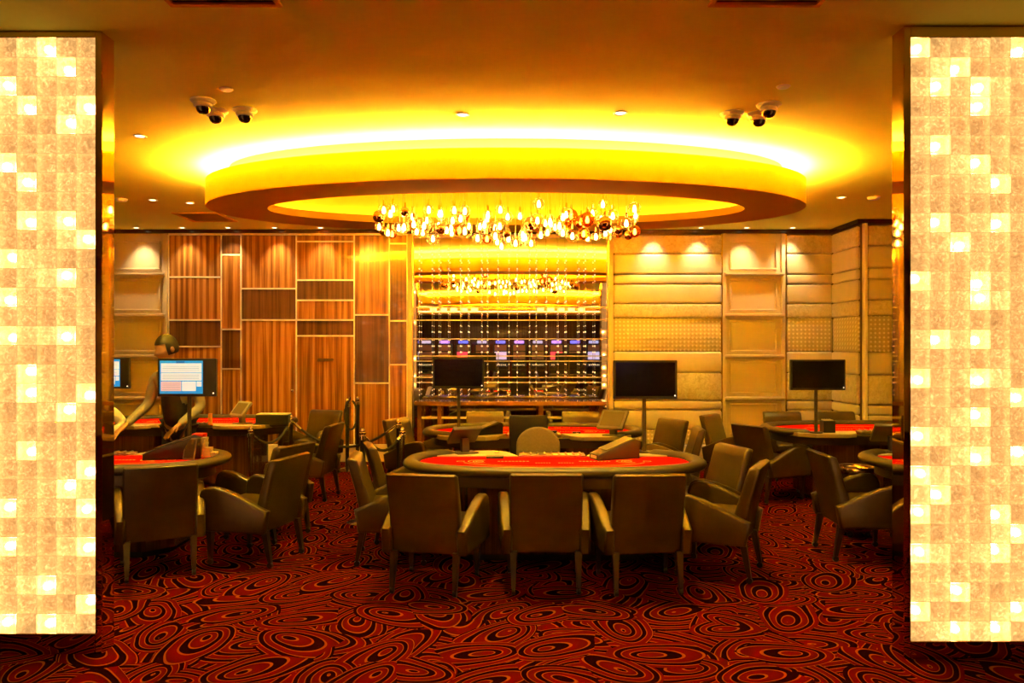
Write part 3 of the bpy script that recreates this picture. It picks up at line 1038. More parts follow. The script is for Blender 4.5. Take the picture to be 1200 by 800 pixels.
def make_table(label):
    t = thing('card_table', label, 'card table', (0, 0, 0), 0, 'red felt card tables')
    # padded rim sweeping round front and ends (players sit at -y)
    ths = [PI - R(48) + (2 * PI - R(84)) * i / 120 for i in range(121)]   # from back-left round the front to back-right
    ths = [R(132) + (R(408) - R(132)) * i / 140 for i in range(141)]
    path = [(*sup(a, TA - .065, TB - .065), .752) for a in ths]
    rr_ = [.058] * len(path)
    for i, f in enumerate((.35, .7, .92)):
        rr_[i] = .058 * f; rr_[-1 - i] = .058 * f
    bm = tube(path, rr_, 14, sx=1.15)
    for q in bm.verts: q.co.z = .752 + (q.co.z - .752) * .72
    obj('padded_rim', bm, M['rimleather'], t, smooth=True, angle=60)
    # felt
    inner = [sup(2 * PI * i / 160, TA - .10, TB - .10) for i in range(160)]
    pts = [p for p in inner if p[1] <= .30]
    i0 = max(range(len(pts)), key=lambda i: (pts[i][0] - pts[i - 1][0]) ** 2 + (pts[i][1] - pts[i - 1][1]) ** 2)
    pts = pts[i0:] + pts[:i0]
    ft = obj('felt', prism(pts, 'z', .725, .748), M['felt'], t)
    # printed layout
    bm = bmesh.new()
    z0, z1 = .7482, .7492
    def arc(cx, cy, a, b, t0, t1, wd, k=40):
        P0 = [(cx + (a - wd) * math.cos(t0 + (t1 - t0) * i / k), cy + (b - wd) * math.sin(t0 + (t1 - t0) * i / k)) for i in range(k + 1)]
        P1 = [(cx + a * math.cos(t0 + (t1 - t0) * i / k), cy + b * math.sin(t0 + (t1 - t0) * i / k)) for i in range(k + 1)]
        for i in range(k):
            bm.faces.new([bm.verts.new((*p, z1)) for p in (P0[i], P1[i], P1[i + 1], P0[i + 1])])
    arc(0, .05, .78, .36, R(195), R(345), .010)
    arc(0, .05, .72, .31, R(200), R(340), .006)
    for sx in (-1, 1):
        for r in (.035, .06, .10):
            arc(sx * .62, .02, r, r * .8, R(60) if r > .05 else 0, R(300) if r > .05 else 2 * PI, .010, 24)
        arc(sx * .78, .02, .035, .028, 0, 2 * PI, .008, 20)
        for q in range(3):
            arc(sx * (.30 + .11 * q), -.40 - .0 * q, .040, .035, 0, 2 * PI, .006, 20)
        for q in range(9):
            x = sx * (.22 + .030 * q)
            bm.faces.new([bm.verts.new((x + a, .02 + b, z1)) for a, b in ((-.010, -.012), (.010, -.012), (.010, .012), (-.010, .012))])
        for q in range(6):
            x = sx * (.04 + .022 * q)
            bm.faces.new([bm.verts.new((x + a, -.07 + b, z1)) for a, b in ((-.007, -.008), (.007, -.008), (.007, .008), (-.007, .008))])
    obj('printed_layout', bm, M['felt_gold'], ft)
    # pale dealer-side counters
    for s in (-1, 1):
        P = [(s * .30, .30), (s * .40, .56), (s * .52, .63), (s * .86, .615), (s * 1.02, .50), (s * 1.10, .30)]
        obj('side_counter', prism(P, 'z', .715, .758, .004, 1), M['countertop'], t)
    # chip tray
    bm = BX(-.29, .29, .27, .44, .735, .765, .006, 2)
    for i in range(9):
        tube([(-.25 + .0625 * i, .285, .764), (-.25 + .0625 * i, .425, .764)], .011, 10, bm)
    obj('chip_tray', bm, M['steel'], t)
    # apron, body
    ap = [sup(2 * PI * i / 96, TA - .13, TB - .10) for i in range(96)]
    ap = [(x, min(y, .50)) for x, y in ap]
    obj('apron', prism(ap, 'z', .62, .724), M['legwood'], t, smooth=True)
    bd = [(-.86, -.10), (-.70, -.28), (.70, -.28), (.86, -.10), (.86, .50), (.34, .50), (.28, .28), (-.28, .28), (-.34, .50), (-.86, .50)]
    obj('cabinet', prism(bd, 'z', .05, .62), M['bodywood'], t)
    obj('plinth', prism([(x * .95, y * .93) for x, y in bd], 'z', 0, .05), M['black'], t)
    return t


tables = [
    (.35, 6.40, 0, 'near middle red felt card table with three armchairs in its front row'),
    (.24, 8.72, 180, 'far middle red felt card table with its pale dealer counters turned to the camera'),
    (4.18, 8.98, 180, 'far right red felt card table with wood cabinet towards the camera'),
    (4.22, 6.45, 0, 'near right red felt card table half hidden by the right glass screen'),
    (-3.66, 6.48, 0, 'near left red felt card table half hidden by the left glass screen'),
    (-4.02, 9.85, 180, 'far left red felt card table in front of the wood wall'),
]
t0 = None
TBL = []
for x, y, a, lab in tables:
    if t0 is None:
        t0 = make_table(lab); t0.location = (x, y, 0); TBL.append(t0)
    else:
        TBL.append(dup(t0, (x, y, 0), R(a), lab))


# dealer chairs --------------------------------------------------
def dealer_chair(x, y, rz, label, m_, top, wdt, rnd):
    t = thing('dealer_chair', label, 'chair', (x, y, 0), R(rz))
    a = wdt / 2
    z0 = .60
    if rnd:
        pts = [(-a * .96, z0), (-a, z0 + .12)] + [(a * math.cos(PI - PI * i / 16) * 1.0, top - a * .85 + a * .85 * math.sin(PI * i / 16)) for i in range(17)] + [(a, z0 + .12), (a * .96, z0)]
    else:
        pts = [(-a * .92, z0), (-a, top - .05), (-a * .93, top), (a * .93, top), (a, top - .05), (a * .92, z0)]
    obj('backrest', prism(pts, 'y', -.25, -.19, .022, 3), m_, t, smooth=True, angle=60)
    obj('seat', prism([(.21 * math.cos(2 * PI * i / 24), .02 + .20 * math.sin(2 * PI * i / 24)) for i in range(24)], 'z', .55, .62, .02, 3), m_, t, smooth=True, angle=60)
    obj('back_support', tube([(0, -.10, .54), (0, -.20, .56), (0, -.262, .66), (0, -.262, .75)], .014, 8), M['black'], t, smooth=True)
    obj('gas_lift', cyl(.025, .08, .55, 14), M['black'], t, smooth=True)
    for i in range(5):
        an = 2 * PI * i / 5 + .3
        lg = obj('leg', tube([(0, 0, .09), (.24 * math.cos(an), .24 * math.sin(an), .06)], [.022, .014], 8), M['black'], t, smooth=True)
        obj('caster', tube([(.24 * math.cos(an) - .012, .24 * math.sin(an), .026), (.24 * math.cos(an) + .012, .24 * math.sin(an), .026)], .026, 12), M['black'], lg, smooth=True)
    return t


dealer_chair(.245, 6.99, 180, 'olive dealer chair with a rounded back behind the near middle table', M['olivecloth'], .955, .41, True)
dealer_chair(.165, 7.93, 0, 'black square-backed dealer chair at the far middle table, behind the olive one', M['darkleather'], 1.02, .40, False)
dealer_chair(3.98, 7.45, 180, 'olive dealer chair behind the near right table', M['olivecloth'], .97, .41, True)


# monitors on poles --------------------------------------------------
def monitor(x, y, base, zc, label, on=False, w_=.57, h_=.345, rz=0, offx=0.0):
    t = thing('display_monitor', label, 'monitor', (x, y, base), R(rz))
    zc -= base
    obj('pole', cyl(.018, .01, zc + .05, 14), M['dark_plastic'], t, loc=(0, .03, 0), smooth=True)
    obj('base_plate', cyl(.07, 0, .012, 24), M['black'], t, loc=(0, .03, 0), smooth=True)
    cas = obj('casing', BX(-w_ / 2 + offx, w_ / 2 + offx, -.03, .015, zc - h_ / 2, zc + h_ / 2, .006, 2), M['black'], t)
    x0, x1 = -w_ / 2 + offx + .02, w_ / 2 + offx - .02
    z0, z1 = zc - h_ / 2 + .025, zc + h_ / 2 - .02
    if not on:
        obj('screen', BX(x0, x1, -.0315, -.029, z0, z1), M['screen_off'], t)
    else:
        x1 = x0 + (x1 - x0) * .80
        sc = obj('screen', BX(x0, x1, -.0315, -.029, z0, z1), M['scr_blue'], t)
        sc['label'] = 'lit screen with white tables on blue'
        W_, H_ = x1 - x0, z1 - z0
        def blk(a, b, c, d, mm, nm='screen_block'):
            obj(nm, BX(x0 + a * W_, x0 + b * W_, -.0325, -.0312, z0 + c * H_, z0 + d * H_), mm, t)
        blk(.03, .97, .64, .92, M['scr_white']); blk(.03, .97, .40, .62, M['scr_white'])
        blk(.03, .50, .08, .37, M['scr_pink']); blk(.52, .84, .08, .37, M['scr_white']); blk(.86, .97, .22, .37, M['scr_white'])
        blk(.38, .58, .92, .99, M['scr_dark'])
        bm = bmesh.new()
        for q in range(6):
            box(bm, x0 + .05 * W_, x0 + .48 * W_, -.033, -.0324, z0 + (.11 + .042 * q) * H_, z0 + (.122 + .042 * q) * H_)
        for q in (.45, .50, .55, .70, .76, .82):
            box(bm, x0 + .06 * W_, x0 + .92 * W_, -.033, -.0324, z0 + q * H_, z0 + (q + .014) * H_)
        obj('screen_lines', bm, M['scr_grey'], t)
    obj('power_light', tube([(w_ / 2 + offx - .022, -.034, zc - h_ / 2 + .03), (w_ / 2 + offx - .022, -.03, zc - h_ / 2 + .03)], .006, 8), M['led'], t)
    return t


M['scr_blue'] = emis('screen blue', (0.01, 0.20, 0.45), 1.0)
M['scr_white'] = emis('screen white', (0.66, 0.74, 0.74), 0.66)
M['scr_pink'] = emis('screen pink', (0.66, 0.46, 0.44), 0.72)
M['scr_dark'] = emis('screen dark blue', (0.0, 0.10, 0.32), 0.9)
M['scr_grey'] = emis('screen grey', (0.30, 0.33, 0.36), 0.35)
monitor(PX(754.5, 6.92), 6.87, .758, PZ(444.5, 6.87), 'dark monitor on a pole at the near middle table before the padded wall')
monitor(PX(537.5, 8.30), 8.27, .758, PZ(436.5, 8.27), 'dark monitor on a pole in front of the mirror wall', w_=.55, h_=.335)
monitor(PX(955, 8.50), 8.44, .758, PZ(439, 8.44), 'dark monitor on a pole at the far right table', w_=.60, h_=.335)
monitor(PX(222, 7.05), 7.02, .758, PZ(442, 7.02), 'lit monitor with white tables on a blue screen at the near left table', True, w_=.53, h_=.345)
monitor(PX(128.8, 9.35), 9.35, .758, PZ(437, 9.35), 'lit monitor partly hidden behind the left glass screen', True, w_=.50, h_=.375)


# touch screens --------------------------------------------------
def touch_screen(x, y, z, rz, tilt, label, mm=None, w_=.27, h_=.22, stem=.15):
    t = thing('touch_screen', label, 'touch screen', (x, y, z), R(rz))
    mm = mm or M['grey_plastic']
    obj('base_plate', BX(-.10, .10, -.08, .08, 0, .012, .004, 2), mm, t)
    obj('stem', prism([(-.028, .01), (.028, .01), (.015, stem), (-.045, stem)], 'x', -.035, .035, .006, 2), mm, t, smooth=True)
    Mx = Matrix.Translation((0, -.02, stem + .03)) @ Matrix.Rotation(R(tilt), 4, 'X')
    bz = obj('bezel', box(bmesh.new(), -w_ / 2, w_ / 2, -.018, .018, -h_ / 2, h_ / 2, .008, 2, M4=Mx), mm, t, smooth=True)
    obj('glass', box(bmesh.new(), -w_ / 2 + .03, w_ / 2 - .03, -.0195, -.0175, -h_ / 2 + .03, h_ / 2 - .03, M4=Mx), M['tablet_glass'], bz)
    return t


TOP = .758
touch_screen(PX(719, 8.22), 8.22, TOP, -32, -42, 'tilted touch screen on the right counter of the far middle table', w_=.30, h_=.25, stem=.14)
touch_screen(PX(545, 6.86), 6.86, TOP, 205, -50, 'touch screen seen from its back on the left counter of the near middle table', M['dark_plastic'], stem=.13)
touch_screen(PX(284, 9.50), 9.50, TOP, -38, -40, 'tilted touch screen on the far left table', stem=.15)
touch_screen(PX(1042, 7.0), 6.93, TOP, 170, -45, 'touch screen on the near right table beside the glass screen', M['dark_plastic'], w_=.34, stem=.14)


# card shufflers and shoes --------------------------------------------------
def shuffler(x, y, z, rz, label, m_body, m_top, s=1.0, name='card_shoe'):
    t = thing(name, label, 'card shoe', (x, y, z), R(rz))
    prof = [(-.20 * s, 0), (.20 * s, 0), (.20 * s, .15 * s), (.15 * s, .165 * s), (-.12 * s, .075 * s), (-.20 * s, .045 * s)]
    bm = prism(prof, 'x', -.085 * s, .085 * s, .008, 2)
    obj('housing', bm, m_body, t, smooth=True)
    a = math.atan2(.09, .27)
    Mx = Matrix.Translation((0, .015 * s, .122 * s)) @ Matrix.Rotation(a, 4, 'X')
    obj('cover', box(bmesh.new(), -.075 * s, .075 * s, -.14 * s, .14 * s, 0, .008, .003, 1, M4=Mx), m_top, t)
    obj('card_slot', BX(-.05 * s, .05 * s, -.202 * s, -.196 * s, .012 * s, .036 * s), M['cream'], t)
    return t


shuffler(PX(720, 6.60), 6.60, .7495, -68, 'wedge-shaped card shoe with olive cover on the near middle table', M['dark_plastic'], M['olivecloth'])
shuffler(PX(560, 8.25) + .1, 8.34, TOP, -60, 'dark card shoe on the left counter of the far middle table', M['black'], M['darkleather'], .8)
shuffler(PX(205, 6.62), 6.60, .7495, -78, 'black card shoe on the near left table under the lit monitor', M['black'], M['dark_plastic'], 1.15)
bx = thing('card_shuffler', 'boxy black card shuffler with a cream lid on the far left table', 'card shuffler', (PX(318, 9.35), 9.45, TOP))
obj('housing', BX(-.20, .20, -.09, .09, 0, .12, .008, 2), M['black'], bx)
obj('lid', BX(-.19, .19, -.085, .085, .12, .133, .004, 1), M['cream'], bx)
bx = thing('card_shuffler', 'small black dealing box with pale card edges on the far right table', 'card shuffler', (PX(972, 8.5), 8.55, TOP))
obj('housing', BX(-.065, .065, -.06, .06, 0, .13, .006, 2), M['black'], bx)
bm = bmesh.new()
for i in range(4): box(bm, -.05 + .026 * i, -.036 + .026 * i, -.05, .05, .13, .142)
obj('cards', bm, M['cream'], bx)

# things on the near left table
sg = thing('table_sign', 'small leaning sign holder on the near left table', 'sign', (PX(222, 6.52), 6.50, .7495), R(-12))
Mx = Matrix.Rotation(R(-14), 4, 'X')
fr_ = obj('holder', box(bmesh.new(), -.055, .055, -.006, .006, .0, .185, .003, 1, M4=Mx), M['grey_plastic'], sg)
obj('card', box(bmesh.new(), -.045, .045, -.0075, -.006, .015, .17, M4=Mx), M['dark_plastic'], sg)
tag(obj('discard_holder', prism([(-.05, 0), (.05, 0), (.065, .20), (-.035, .20)], 'y', -.05, .05, .006, 2), M['redplastic'], loc=(PX(232, 6.72), 6.72, .7495), smooth=True),
    'red plastic discard holder behind the sign on the near left table', 'card holder')
for i, (px, hh, lab) in enumerate(((242, .17, 'tallest pile of cream cards beside the red holder'), (247, .085, 'middle pile of cream cards on the near left table'),
                                   (252.5, .045, 'lowest pile of cream cards at the edge of the near left table'))):
    b = bmesh.new()
    k = max(2, int(hh / .02))
    for q in range(k):
        dx = (q % 2) * .003
        box(b, -.02 + dx, .02 + dx, -.035, .035, q * hh / k, (q + .92) * hh / k)
    tag(obj('card_pile', b, M['cream'], loc=(PX(px, 6.64) - .01 + i * .004, 6.62 - .0 * i, TOP)), lab, 'card pile')
tag(obj('card_pile', BX(-.02, .02, -.02, .02, 0, .14, .003, 1), M['orange'], loc=(PX(246.5, 9.35), 9.35, TOP)), 'upright orange card box on the far left table', 'card box')


# chips
def chips(x, y, z, k, label, m_, r=.02):
    b = bmesh.new()
    for q in range(k):
        cyl(r, q * .0036, q * .0036 + .0032, 16, b, (random.uniform(-.001, .001), random.uniform(-.001, .001), 0))
    tag(obj('chip_stack', b, m_, loc=(x, y, z)), label, 'chips')


chips(PX(582.5, 6.9), 6.85, TOP, 5, 'small stack of pale chips on the left counter of the near middle table', M['chrome'], .022)
bm = BX(-.075, .075, -.03, .03, 0, .022, .004, 1)
tag(obj('chip_rack', bm, M['dark_plastic'], loc=(PX(580, 6.60), 6.60, .7495)), 'small dark chip rack lying on the red felt of the near middle table', 'chip rack')
bm = BX(-.045, .045, -.03, .03, 0, .02, .004, 1)
tag(obj('chip_rack', bm, M['legwood'], loc=(PX(676, 8.45), 8.50, .7495)), 'small dark chip rack on the felt of the far middle table', 'chip rack')
chips(PX(676, 8.47), 8.42, TOP - .008, 4, 'small chip stack before the rack on the far middle table', M['chrome'], .018)
chips(PX(650, 8.3) , 8.12 + .28, .766, 7, 'dark chip stack standing by the tray of the far middle table', M['darkleather'], .03)

# steel bin --------------------------------------------------
bn = thing('waste_bin', 'round steel waste bin with a brass rim beside the near right table', 'bin', (PX(1002, 6.95), 6.95, 0))
obj('drum', lathe([(0, .06), (.155, .06), (.16, .08), (.16, .58), (.155, .60), (0, .60)], 40), M['legwood'], bn, smooth=True)
obj('lower_band', lathe([(.163, .075), (.168, .085), (.168, .19), (.163, .20)], 40), M['chrome'], bn, smooth=True)
obj('rim', lathe([(.125, .605), (.13, .625), (.165, .628), (.172, .61), (.168, .575), (.160, .57)], 40), M['brass'], bn, smooth=True)
obj('ash_tray', lathe([(0, .603), (.10, .603), (.125, .612)], 32), M['chrome'], bn, smooth=True)
for i in range(4):
    an = PI / 4 + i * PI / 2
    obj('caster', ball(.03, (.11 * math.cos(an), .11 * math.sin(an), .03), 12, 8), M['black'], bn, smooth=True)


# ================================================================== ROPE BARRIERS
def post(px, Y, top, label, shaft='black'):
    t = thing('rope_post', label, 'barrier post', (PX(px, Y), Y, 0), 0, 'black rope barrier posts')
    h_ = top
    obj('base', lathe([(0, 0), (.15, 0), (.152, .012), (.12, .025), (.03, .04), (0, .04)], 32), M['chrome'], t, smooth=True)
    obj('shaft', cyl(.026, .03, h_ - .10, 18), M[shaft], t, smooth=True)
    obj('collar', lathe([(.026, h_ - .12), (.036, h_ - .115), (.036, h_ - .075), (.026, h_ - .07)], 20), M['chrome'], t, smooth=True)
    obj('finial', lathe([(.022, h_ - .075), (.030, h_ - .06), (.034, h_ - .045), (.020, h_ - .038), (.022, h_ - .02), (.012, h_), (0, h_)], 20), M['chrome'], t, smooth=True)
    return Vector((PX(px, Y), Y, h_ - .09))


def rope(a, b, sag, label, k=24):
    d = (b - a); d.z = 0; L = d.length; d.normalize()
    a2, b2 = a + d * .04, b - d * .04
    pts = []
    for i in range(k + 1):
        s = i / k
        p = a2.lerp(b2, s); p.z -= sag * 4 * s * (1 - s)
        pts.append(p)
    org = pts[0].copy()
    P = [p - org for p in pts]
    o = obj('barrier_rope', tube(P[1:-1], .015, 10), M['rope'], loc=org, smooth=True)
    tag(o, label, 'rope')
    for q in (0, -1):
        s2 = 1 if q == 0 else -1
        obj('hook', tube([P[q], P[q + s2], P[q + 2 * s2]], [.010, .019, .017], 10), M['chrome'], o, smooth=True)
    return o


pA = post(407, 10.6, PZ(467, 10.6), 'black rope post before the wood wall, left of the close pair')
pB = post(419, 10.95, PZ(464.5, 10.95), 'black rope post before the wood wall, right of the close pair')
pC = post(467, 8.7, PZ(489.5, 8.7), 'rope post left of the middle tables, rear one of two')
pD = post(471.5, 8.05, PZ(500.5, 8.05), 'rope post left of the middle tables, front one of two with a chrome shaft', 'chrome')
pE = post(341, 9.45, PZ(486, 9.45), 'rope post beside the far left table')
pF = post(294, 7.9, PZ(499, 7.9), 'chrome rope post between the two left tables', 'chrome')
rope(pE, pC, .27, 'long black rope sagging between the far left post and the middle posts')
rope(pF, pE, .16, 'black rope running back from the post between the left tables')
pG = post(425, 7.45, .92, 'rope post hidden behind the armchairs left of the near middle table')
rope(pD, pG, .14, 'short black rope with chrome hook dropping from the front middle post')
# rope hung in a loop on the wall-side post
lp = []
c = Vector((PX(411, 10.52), 10.52, PZ(486, 10.52)))
for i in range(25):
    a = PI * .5 + .25 + (2 * PI - .5) * i / 24
    lp.append(Vector((.085 * math.cos(a), 0, .20 * math.sin(a))))
o = obj('barrier_rope', tube(lp, .014, 10), M['rope'], loc=c, smooth=True)
tag(o, 'black rope hung up in a loop on the post before the wood wall', 'rope')
obj('hook', tube([lp[0], lp[0] + Vector((.01, 0, .05))], .014, 10), M['chrome'], o, smooth=True)


# ================================================================== PEOPLE
def skin_obj(name, nodes, edges, material, parent, sub=2):
    me = bpy.data.meshes.new(name)
    me.from_pydata([p for p, r in nodes], edges, [])
    o = bpy.data.objects.new(name, me); COL.objects.link(o); o.parent = parent
    sm = o.modifiers.new('skin', 'SKIN'); sm.use_smooth_shade = True
    for i, (p, r) in enumerate(nodes):
        sv = me.skin_vertices[0].data[i]
        sv.radius = r if isinstance(r, tuple) else (r, r)
        sv.use_root = (i == 0)
    ss = o.modifiers.new('sub', 'SUBSURF'); ss.levels = sub; ss.render_levels = sub
    me.materials.append(material)
    return o


def head_parts(t, c, yaw, pitch, hairm=True):
    """head at c: egg with brow, nose, chin and ears joined to it, facing local -y"""
    bm = bmesh.new()
    ball(.105, (0, 0, 0), 24, 18, 1.12, bm)
    for q in bm.verts:
        x, y, z = q.co
        q.co.x *= .80
        if z < 0: q.co.x *= 1 + z * 2.2; q.co.y = y * (1 + z * 1.3) - .012
        if y < 0:
            q.co.y += .012 * math.exp(-((z - .012) / .014) ** 2) * (1 if abs(x) > .018 else 0)
            q.co.y -= .024 * math.exp(-((z + .018) / .020) ** 2) * math.exp(-(x / .014) ** 2)
            q.co.y -= .006 * math.exp(-((z + .058) / .010) ** 2) * math.exp(-(x / .024) ** 2)
    for s in (-1, 1):
        ball(.022, (s * .086, .008, -.005), 10, 8, 1.4, bm)
    Mx = Matrix.Translation(c) @ Matrix.Rotation(yaw, 4, 'Z') @ Matrix.Rotation(pitch, 4, 'X')
    bmesh.ops.transform(bm, matrix=Mx, verts=bm.verts[:])
    return bm, Mx


def hand_nodes(nodes, edges, wrist_i, d, side, down):
    """palm and five fingers from wrist node along direction d"""
    d = Vector(d).normalized(); s = Vector(side).normalized(); dn = Vector(down).normalized()
    w0 = Vector(nodes[wrist_i][0])
    palm = w0 + d * .055
    nodes.append((palm, (.030, .016))); pi = len(nodes) - 1; edges.append((wrist_i, pi))
    for k, (off, ln) in enumerate(((-.027, .062), (-.009, .075), (.009, .070), (.026, .056))):
        a = palm + d * .035 + s * off
        nodes.append((a, .0095)); i1 = len(nodes) - 1; edges.append((pi, i1))
        nodes.append((a + d * ln * .5 + dn * .008, .0085)); i2 = len(nodes) - 1; edges.append((i1, i2))
        nodes.append((a + d * ln * .9 + dn * .024, .007)); i3 = len(nodes) - 1; edges.append((i2, i3))
    a = w0 + d * .025 - s * .032
    nodes.append((a, .011)); i1 = len(nodes) - 1; edges.append((wrist_i, i1))
    nodes.append((a + d * .035 - s * .018 + dn * .008, .009)); i2 = len(nodes) - 1; edges.append((i1, i2))


def person(loc, rz, label, lean, arms, head, cloth, vest, seated=False, hair_long=.0):
    t = thing('person', label, 'person', loc, rz)
    hip = Vector((0, 0, .95 if not seated else .60))
    chest = hip + Vector((0, -lean * .30, .36)); neck = chest + Vector((0, -lean * .16, .20))
    hd = neck + Vector((head[0], head[1] - lean * .05, .175))
    # body (skin)
    nodes = [(hip, (.10, .145)), (hip.lerp(chest, .45), (.095, .125)), (chest, (.105, .155)), (neck, (.055, .055)), (hd - Vector((0, -.01, .06)), (.05, .05))]
    edges = [(0, 1), (1, 2), (2, 3), (3, 4)]
    sh_nodes = []
    for sx, key in ((-1, 'l'), (1, 'r')):
        sh = chest + Vector((sx * .175, 0, .12)); el, wr = Vector(arms[key][0]), Vector(arms[key][1])
        i = len(nodes); nodes += [(sh, .05), (el, .038), (wr, (.024, .022))]; edges += [(2, i), (i, i + 1), (i + 1, i + 2)]
        sh_nodes.append((sh, el, wr))
        d = (wr - el).normalized()
        sd = d.cross(Vector((0, 0, 1))).normalized() * (1 if sx < 0 else -1)
        hand_nodes(nodes, edges, i + 2, d, -sd, (0, 0, -1))
    legs = []
    for sx in (-1, 1):
        hp = hip + Vector((sx * .09, 0, -.06))
        if seated: kn = hip + Vector((sx * .12, -.42, -.04)); an = Vector((sx * .12, -.40, .09)); 
        else: kn = Vector((sx * .10, -.02, .50)); an = Vector((sx * .11, .0, .09))
        toe = an + Vector((0, -.15, -.05))
        i = len(nodes); nodes += [(hp, .085), (kn, .055), (an, .036), (toe, (.036, .024))]; edges += [(0, i), (i, i + 1), (i + 1, i + 2), (i + 2, i + 3)]
        legs.append((hp, kn, an))
    body = skin_obj('body', nodes, edges, M['skin'], t)
    hb, Mx = head_parts(t, hd, head[2], head[3])
    obj('head', hb, M['skin'], t, smooth=True, angle=80)
    hr = bmesh.new(); ball(.113, (0, .012, .018), 24, 16, 1.10, hr)
    for q in list(hr.verts):
        q.co.x *= .84
    bmesh.ops.delete(hr, geom=[q for q in hr.verts if (q.co.y < -.045 and q.co.z < .06) or q.co.z < -.055 - hair_long], context='VERTS')
    bmesh.ops.transform(hr, matrix=Mx, verts=hr.verts[:])
    obj('hair', hr, M['hair'], t, smooth=True, angle=80)
    # shirt
    nodes = [(hip + Vector((0, 0, -.02)), (.115, .160)), (hip.lerp(chest, .45), (.110, .142)), (chest, (.118, .168)), (neck - Vector((0, 0, .02)), (.066, .066))]
    edges = [(0, 1), (1, 2), (2, 3)]
    for sh, el, wr in sh_nodes:
        i = len(nodes); nodes += [(sh, .068), (el, .054), (el.lerp(wr, .9), .038)]; edges += [(2, i), (i, i + 1), (i + 1, i + 2)]
    skin_obj('shirt', nodes, edges, cloth, t)
    if vest:
        nodes = [(hip + Vector((0, 0, -.04)), (.135, .200)), (hip.lerp(chest, .45), (.130, .185)), (chest + Vector((0, 0, .02)), (.130, .178)), (neck - Vector((0, -.01, .07)), (.080, .085))]
        skin_obj('vest', nodes, [(0, 1), (1, 2), (2, 3)], M['vest'], t)
    nodes = [(hip, (.095, .125))]; edges = []
    for hp, kn, an in legs:
        i = len(nodes); nodes += [(hp, .085), (kn, .065), (an + Vector((0, 0, .02)), .055)]; edges += [(0, i), (i, i + 1), (i + 1, i + 2)]
    skin_obj('trousers', nodes, edges, M['trouser'], t)
    for hp, kn, an in legs:
        bm = bmesh.new(); ball(1, (0, 0, 0), 14, 10, 1, bm)
        for q in bm.verts:
            q.co = Vector((q.co.x * .045, q.co.y * .13 - .07, max(q.co.z * .05, -.035)))
        obj('shoe', bm, M['black'], t, loc=(an.x, an.y, .036), smooth=True)
    return t


# dealer behind the near left table, leaning and reaching across to the left (towards the glass screen)
person((PX(210, 7.66), 7.66, 0), 0, 'dealer in dark vest and grey sleeves reaching across the near left table', .42,
       {'l': ((-.25, -.10, 1.15), (-.37, -.38, .94)), 'r': ((.25, -.06, 1.12), (.12, -.34, .94))}, (-.02, -.03, R(-35), R(18)), M['shirt'], True)
person((PX(110, 7.62), 7.66, 0), R(6), 'person in a white shirt at the near left table, mostly behind the glass screen', .25,
       {'l': ((-.30, -.12, .92), (-.16, -.36, .84)), 'r': ((.31, -.10, .93), (.17, -.36, .84))}, (0, -.02, 0, R(15)), M['whiteshirt'], False, True)
stool = thing('dealer_chair', 'low dealer chair under the person in the white shirt', 'chair', (PX(110, 7.62), 7.68, 0))
obj('seat', cyl(.21, .40, .455, 28), M['darkleather'], stool, smooth=True)
obj('gas_lift', cyl(.025, .04, .40, 14), M['black'], stool, smooth=True)
obj('base', lathe([(0, 0), (.22, 0), (.22, .015), (.04, .045), (0, .045)], 28), M['chrome'], stool, smooth=True)

# ================================================================== THE HALL BEHIND THE CAMERA (seen in the mirror)
for x, y, a, lab in ((-2.3, -3.6, 0, 'card table reflected in the mirror, left one of the hall'), (2.5, -3.4, 180, 'card table reflected in the mirror, right one of the hall')):
    dup(t0, (x, y, 0), R(a), lab)
for x, y, a, lab in ((-2.8, -4.6, 0, 'armchair in the hall behind the left reflected table'), (-1.9, -4.65, 5, 'armchair in the hall beside the first behind the left reflected table'),
                     (-.85, -3.4, 80, 'armchair at the end of the left reflected table'), (1.1, -3.2, -80, 'armchair at the end of the right reflected table'),
                     (2.2, -2.3, 175, 'armchair before the right reflected table'), (3.0, -2.25, 185, 'second armchair before the right reflected table')):
    dup(c0, (x, y, 0), R(a), lab, 'leather armchairs in the hall behind the camera')


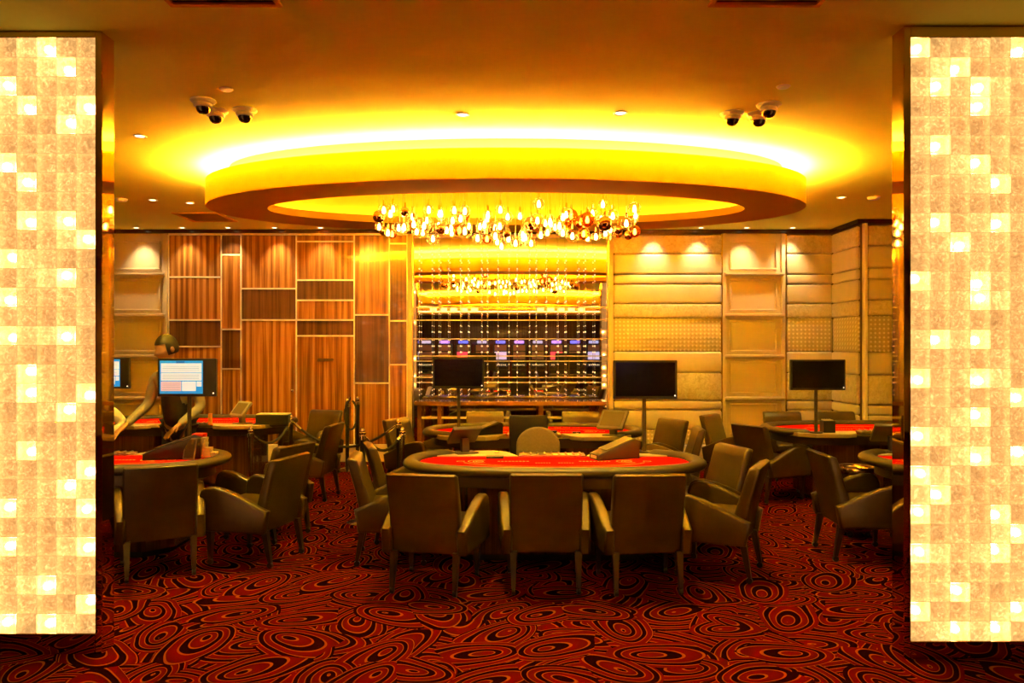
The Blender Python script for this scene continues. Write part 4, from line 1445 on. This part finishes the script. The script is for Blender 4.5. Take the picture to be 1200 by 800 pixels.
def slot(x, y, rz, label, m_scr, m_top):
    t = thing('slot_machine', label, 'slot machine', (x, y, 0), R(rz), 'slot machines at the back of the hall')
    pr = [(-.28, 0), (.25, 0), (.25, 1.85), (-.02, 1.85), (-.06, 1.15), (-.14, 1.02), (-.34, .92), (-.34, .80), (-.26, .76)]
    obj('cabinet', prism(pr, 'x', -.30, .30, .01, 1), M['black'], t)
    obj('main_screen', BX(-.25, .25, -.075, -.045, 1.20, 1.52), m_scr, t)
    obj('upper_screen', BX(-.25, .25, -.055, -.03, 1.56, 1.80), MS[4], t)
    obj('topper', BX(-.20, .20, -.03, .10, 1.87, 1.99, .03, 2), m_top, t)
    bm = bmesh.new()
    for i in range(6): cyl(.022, .965, .985, 10, bm, (-.2 + .08 * i, -.22, 0))
    obj('buttons', bm, M['led'], t)
    return t


MS = [emis('slot screen blue', (.10, .12, 1.0), 2.0), emis('slot screen violet', (.35, .2, 1.0), 2.0), emis('slot screen red', (1.0, .08, .15), .8), emis('slot screen pale', (.5, .5, 1.0), .9), emis('slot screen dim', (.4, .18, .10), .10)]
MS = MS[:5]
adj = ['at the far left end', 'second from the left', 'third from the left', 'fourth from the left', 'fifth from the left', 'sixth from the left',
       'seventh from the left', 'eighth from the left', 'ninth from the left', 'tenth from the left']
for i in range(10):
    slot(-3.6 + .78 * i, -9.2, 180, 'slot machine with a blue violet topper reflected in the mirror, ' + adj[i], MS[(4, 4, 2, 4, 3)[i % 5]], MS[i % 2 if i % 3 else 3])

dp = None
for x, y in [(-2.75 + .36 * i, -3.9) for i in range(5)] + [(1.0 + .36 * i, -4.0) for i in range(5)]:
    if dp is None:
        dp = thing('drum_pendant', 'lit drum shade pendant lamp of the hall seen in the mirror', 'pendant lamp', (x, y, CEIL), 0, 'drum pendants in the hall behind the camera')
        obj('cord', cyl(.004, -.30, 0, 6), M['black'], dp)
        obj('lamp_shade', lathe([(.10, -.50), (.12, -.50), (.12, -.28), (.10, -.28), (.10, -.50)], 28), M['shade'], dp, smooth=True)
    else: dup(dp, (x, y, CEIL))

# lit beam troughs across the hall ceiling
for i, (y, z, lab) in enumerate(((-4.6, 3.02, 'lit beam across the hall ceiling, nearer the mirror'), (-7.6, 3.0, 'lit beam across the hall ceiling, farther from the mirror'))):
    t = struct('ceiling_beam', BX(-5.0, 5.0, y - .25, y + .25, z, CEIL), M['ring'], lab)
    obj('light_strip', BX(-4.9, 4.9, y + .255, y + .275, z + .10, z + .13), M['trough'], t)
    obj('strip_ledge', BX(-4.95, 4.95, y + .25, y + .33, z + .02, z + .05), M['ring'], t)
for i in range(7):
    downlight(-3.3 + 1.1 * i, -6.2, 'small downlight in the row before the slot machines, ' + ordw[i] + ' from the left', 0)
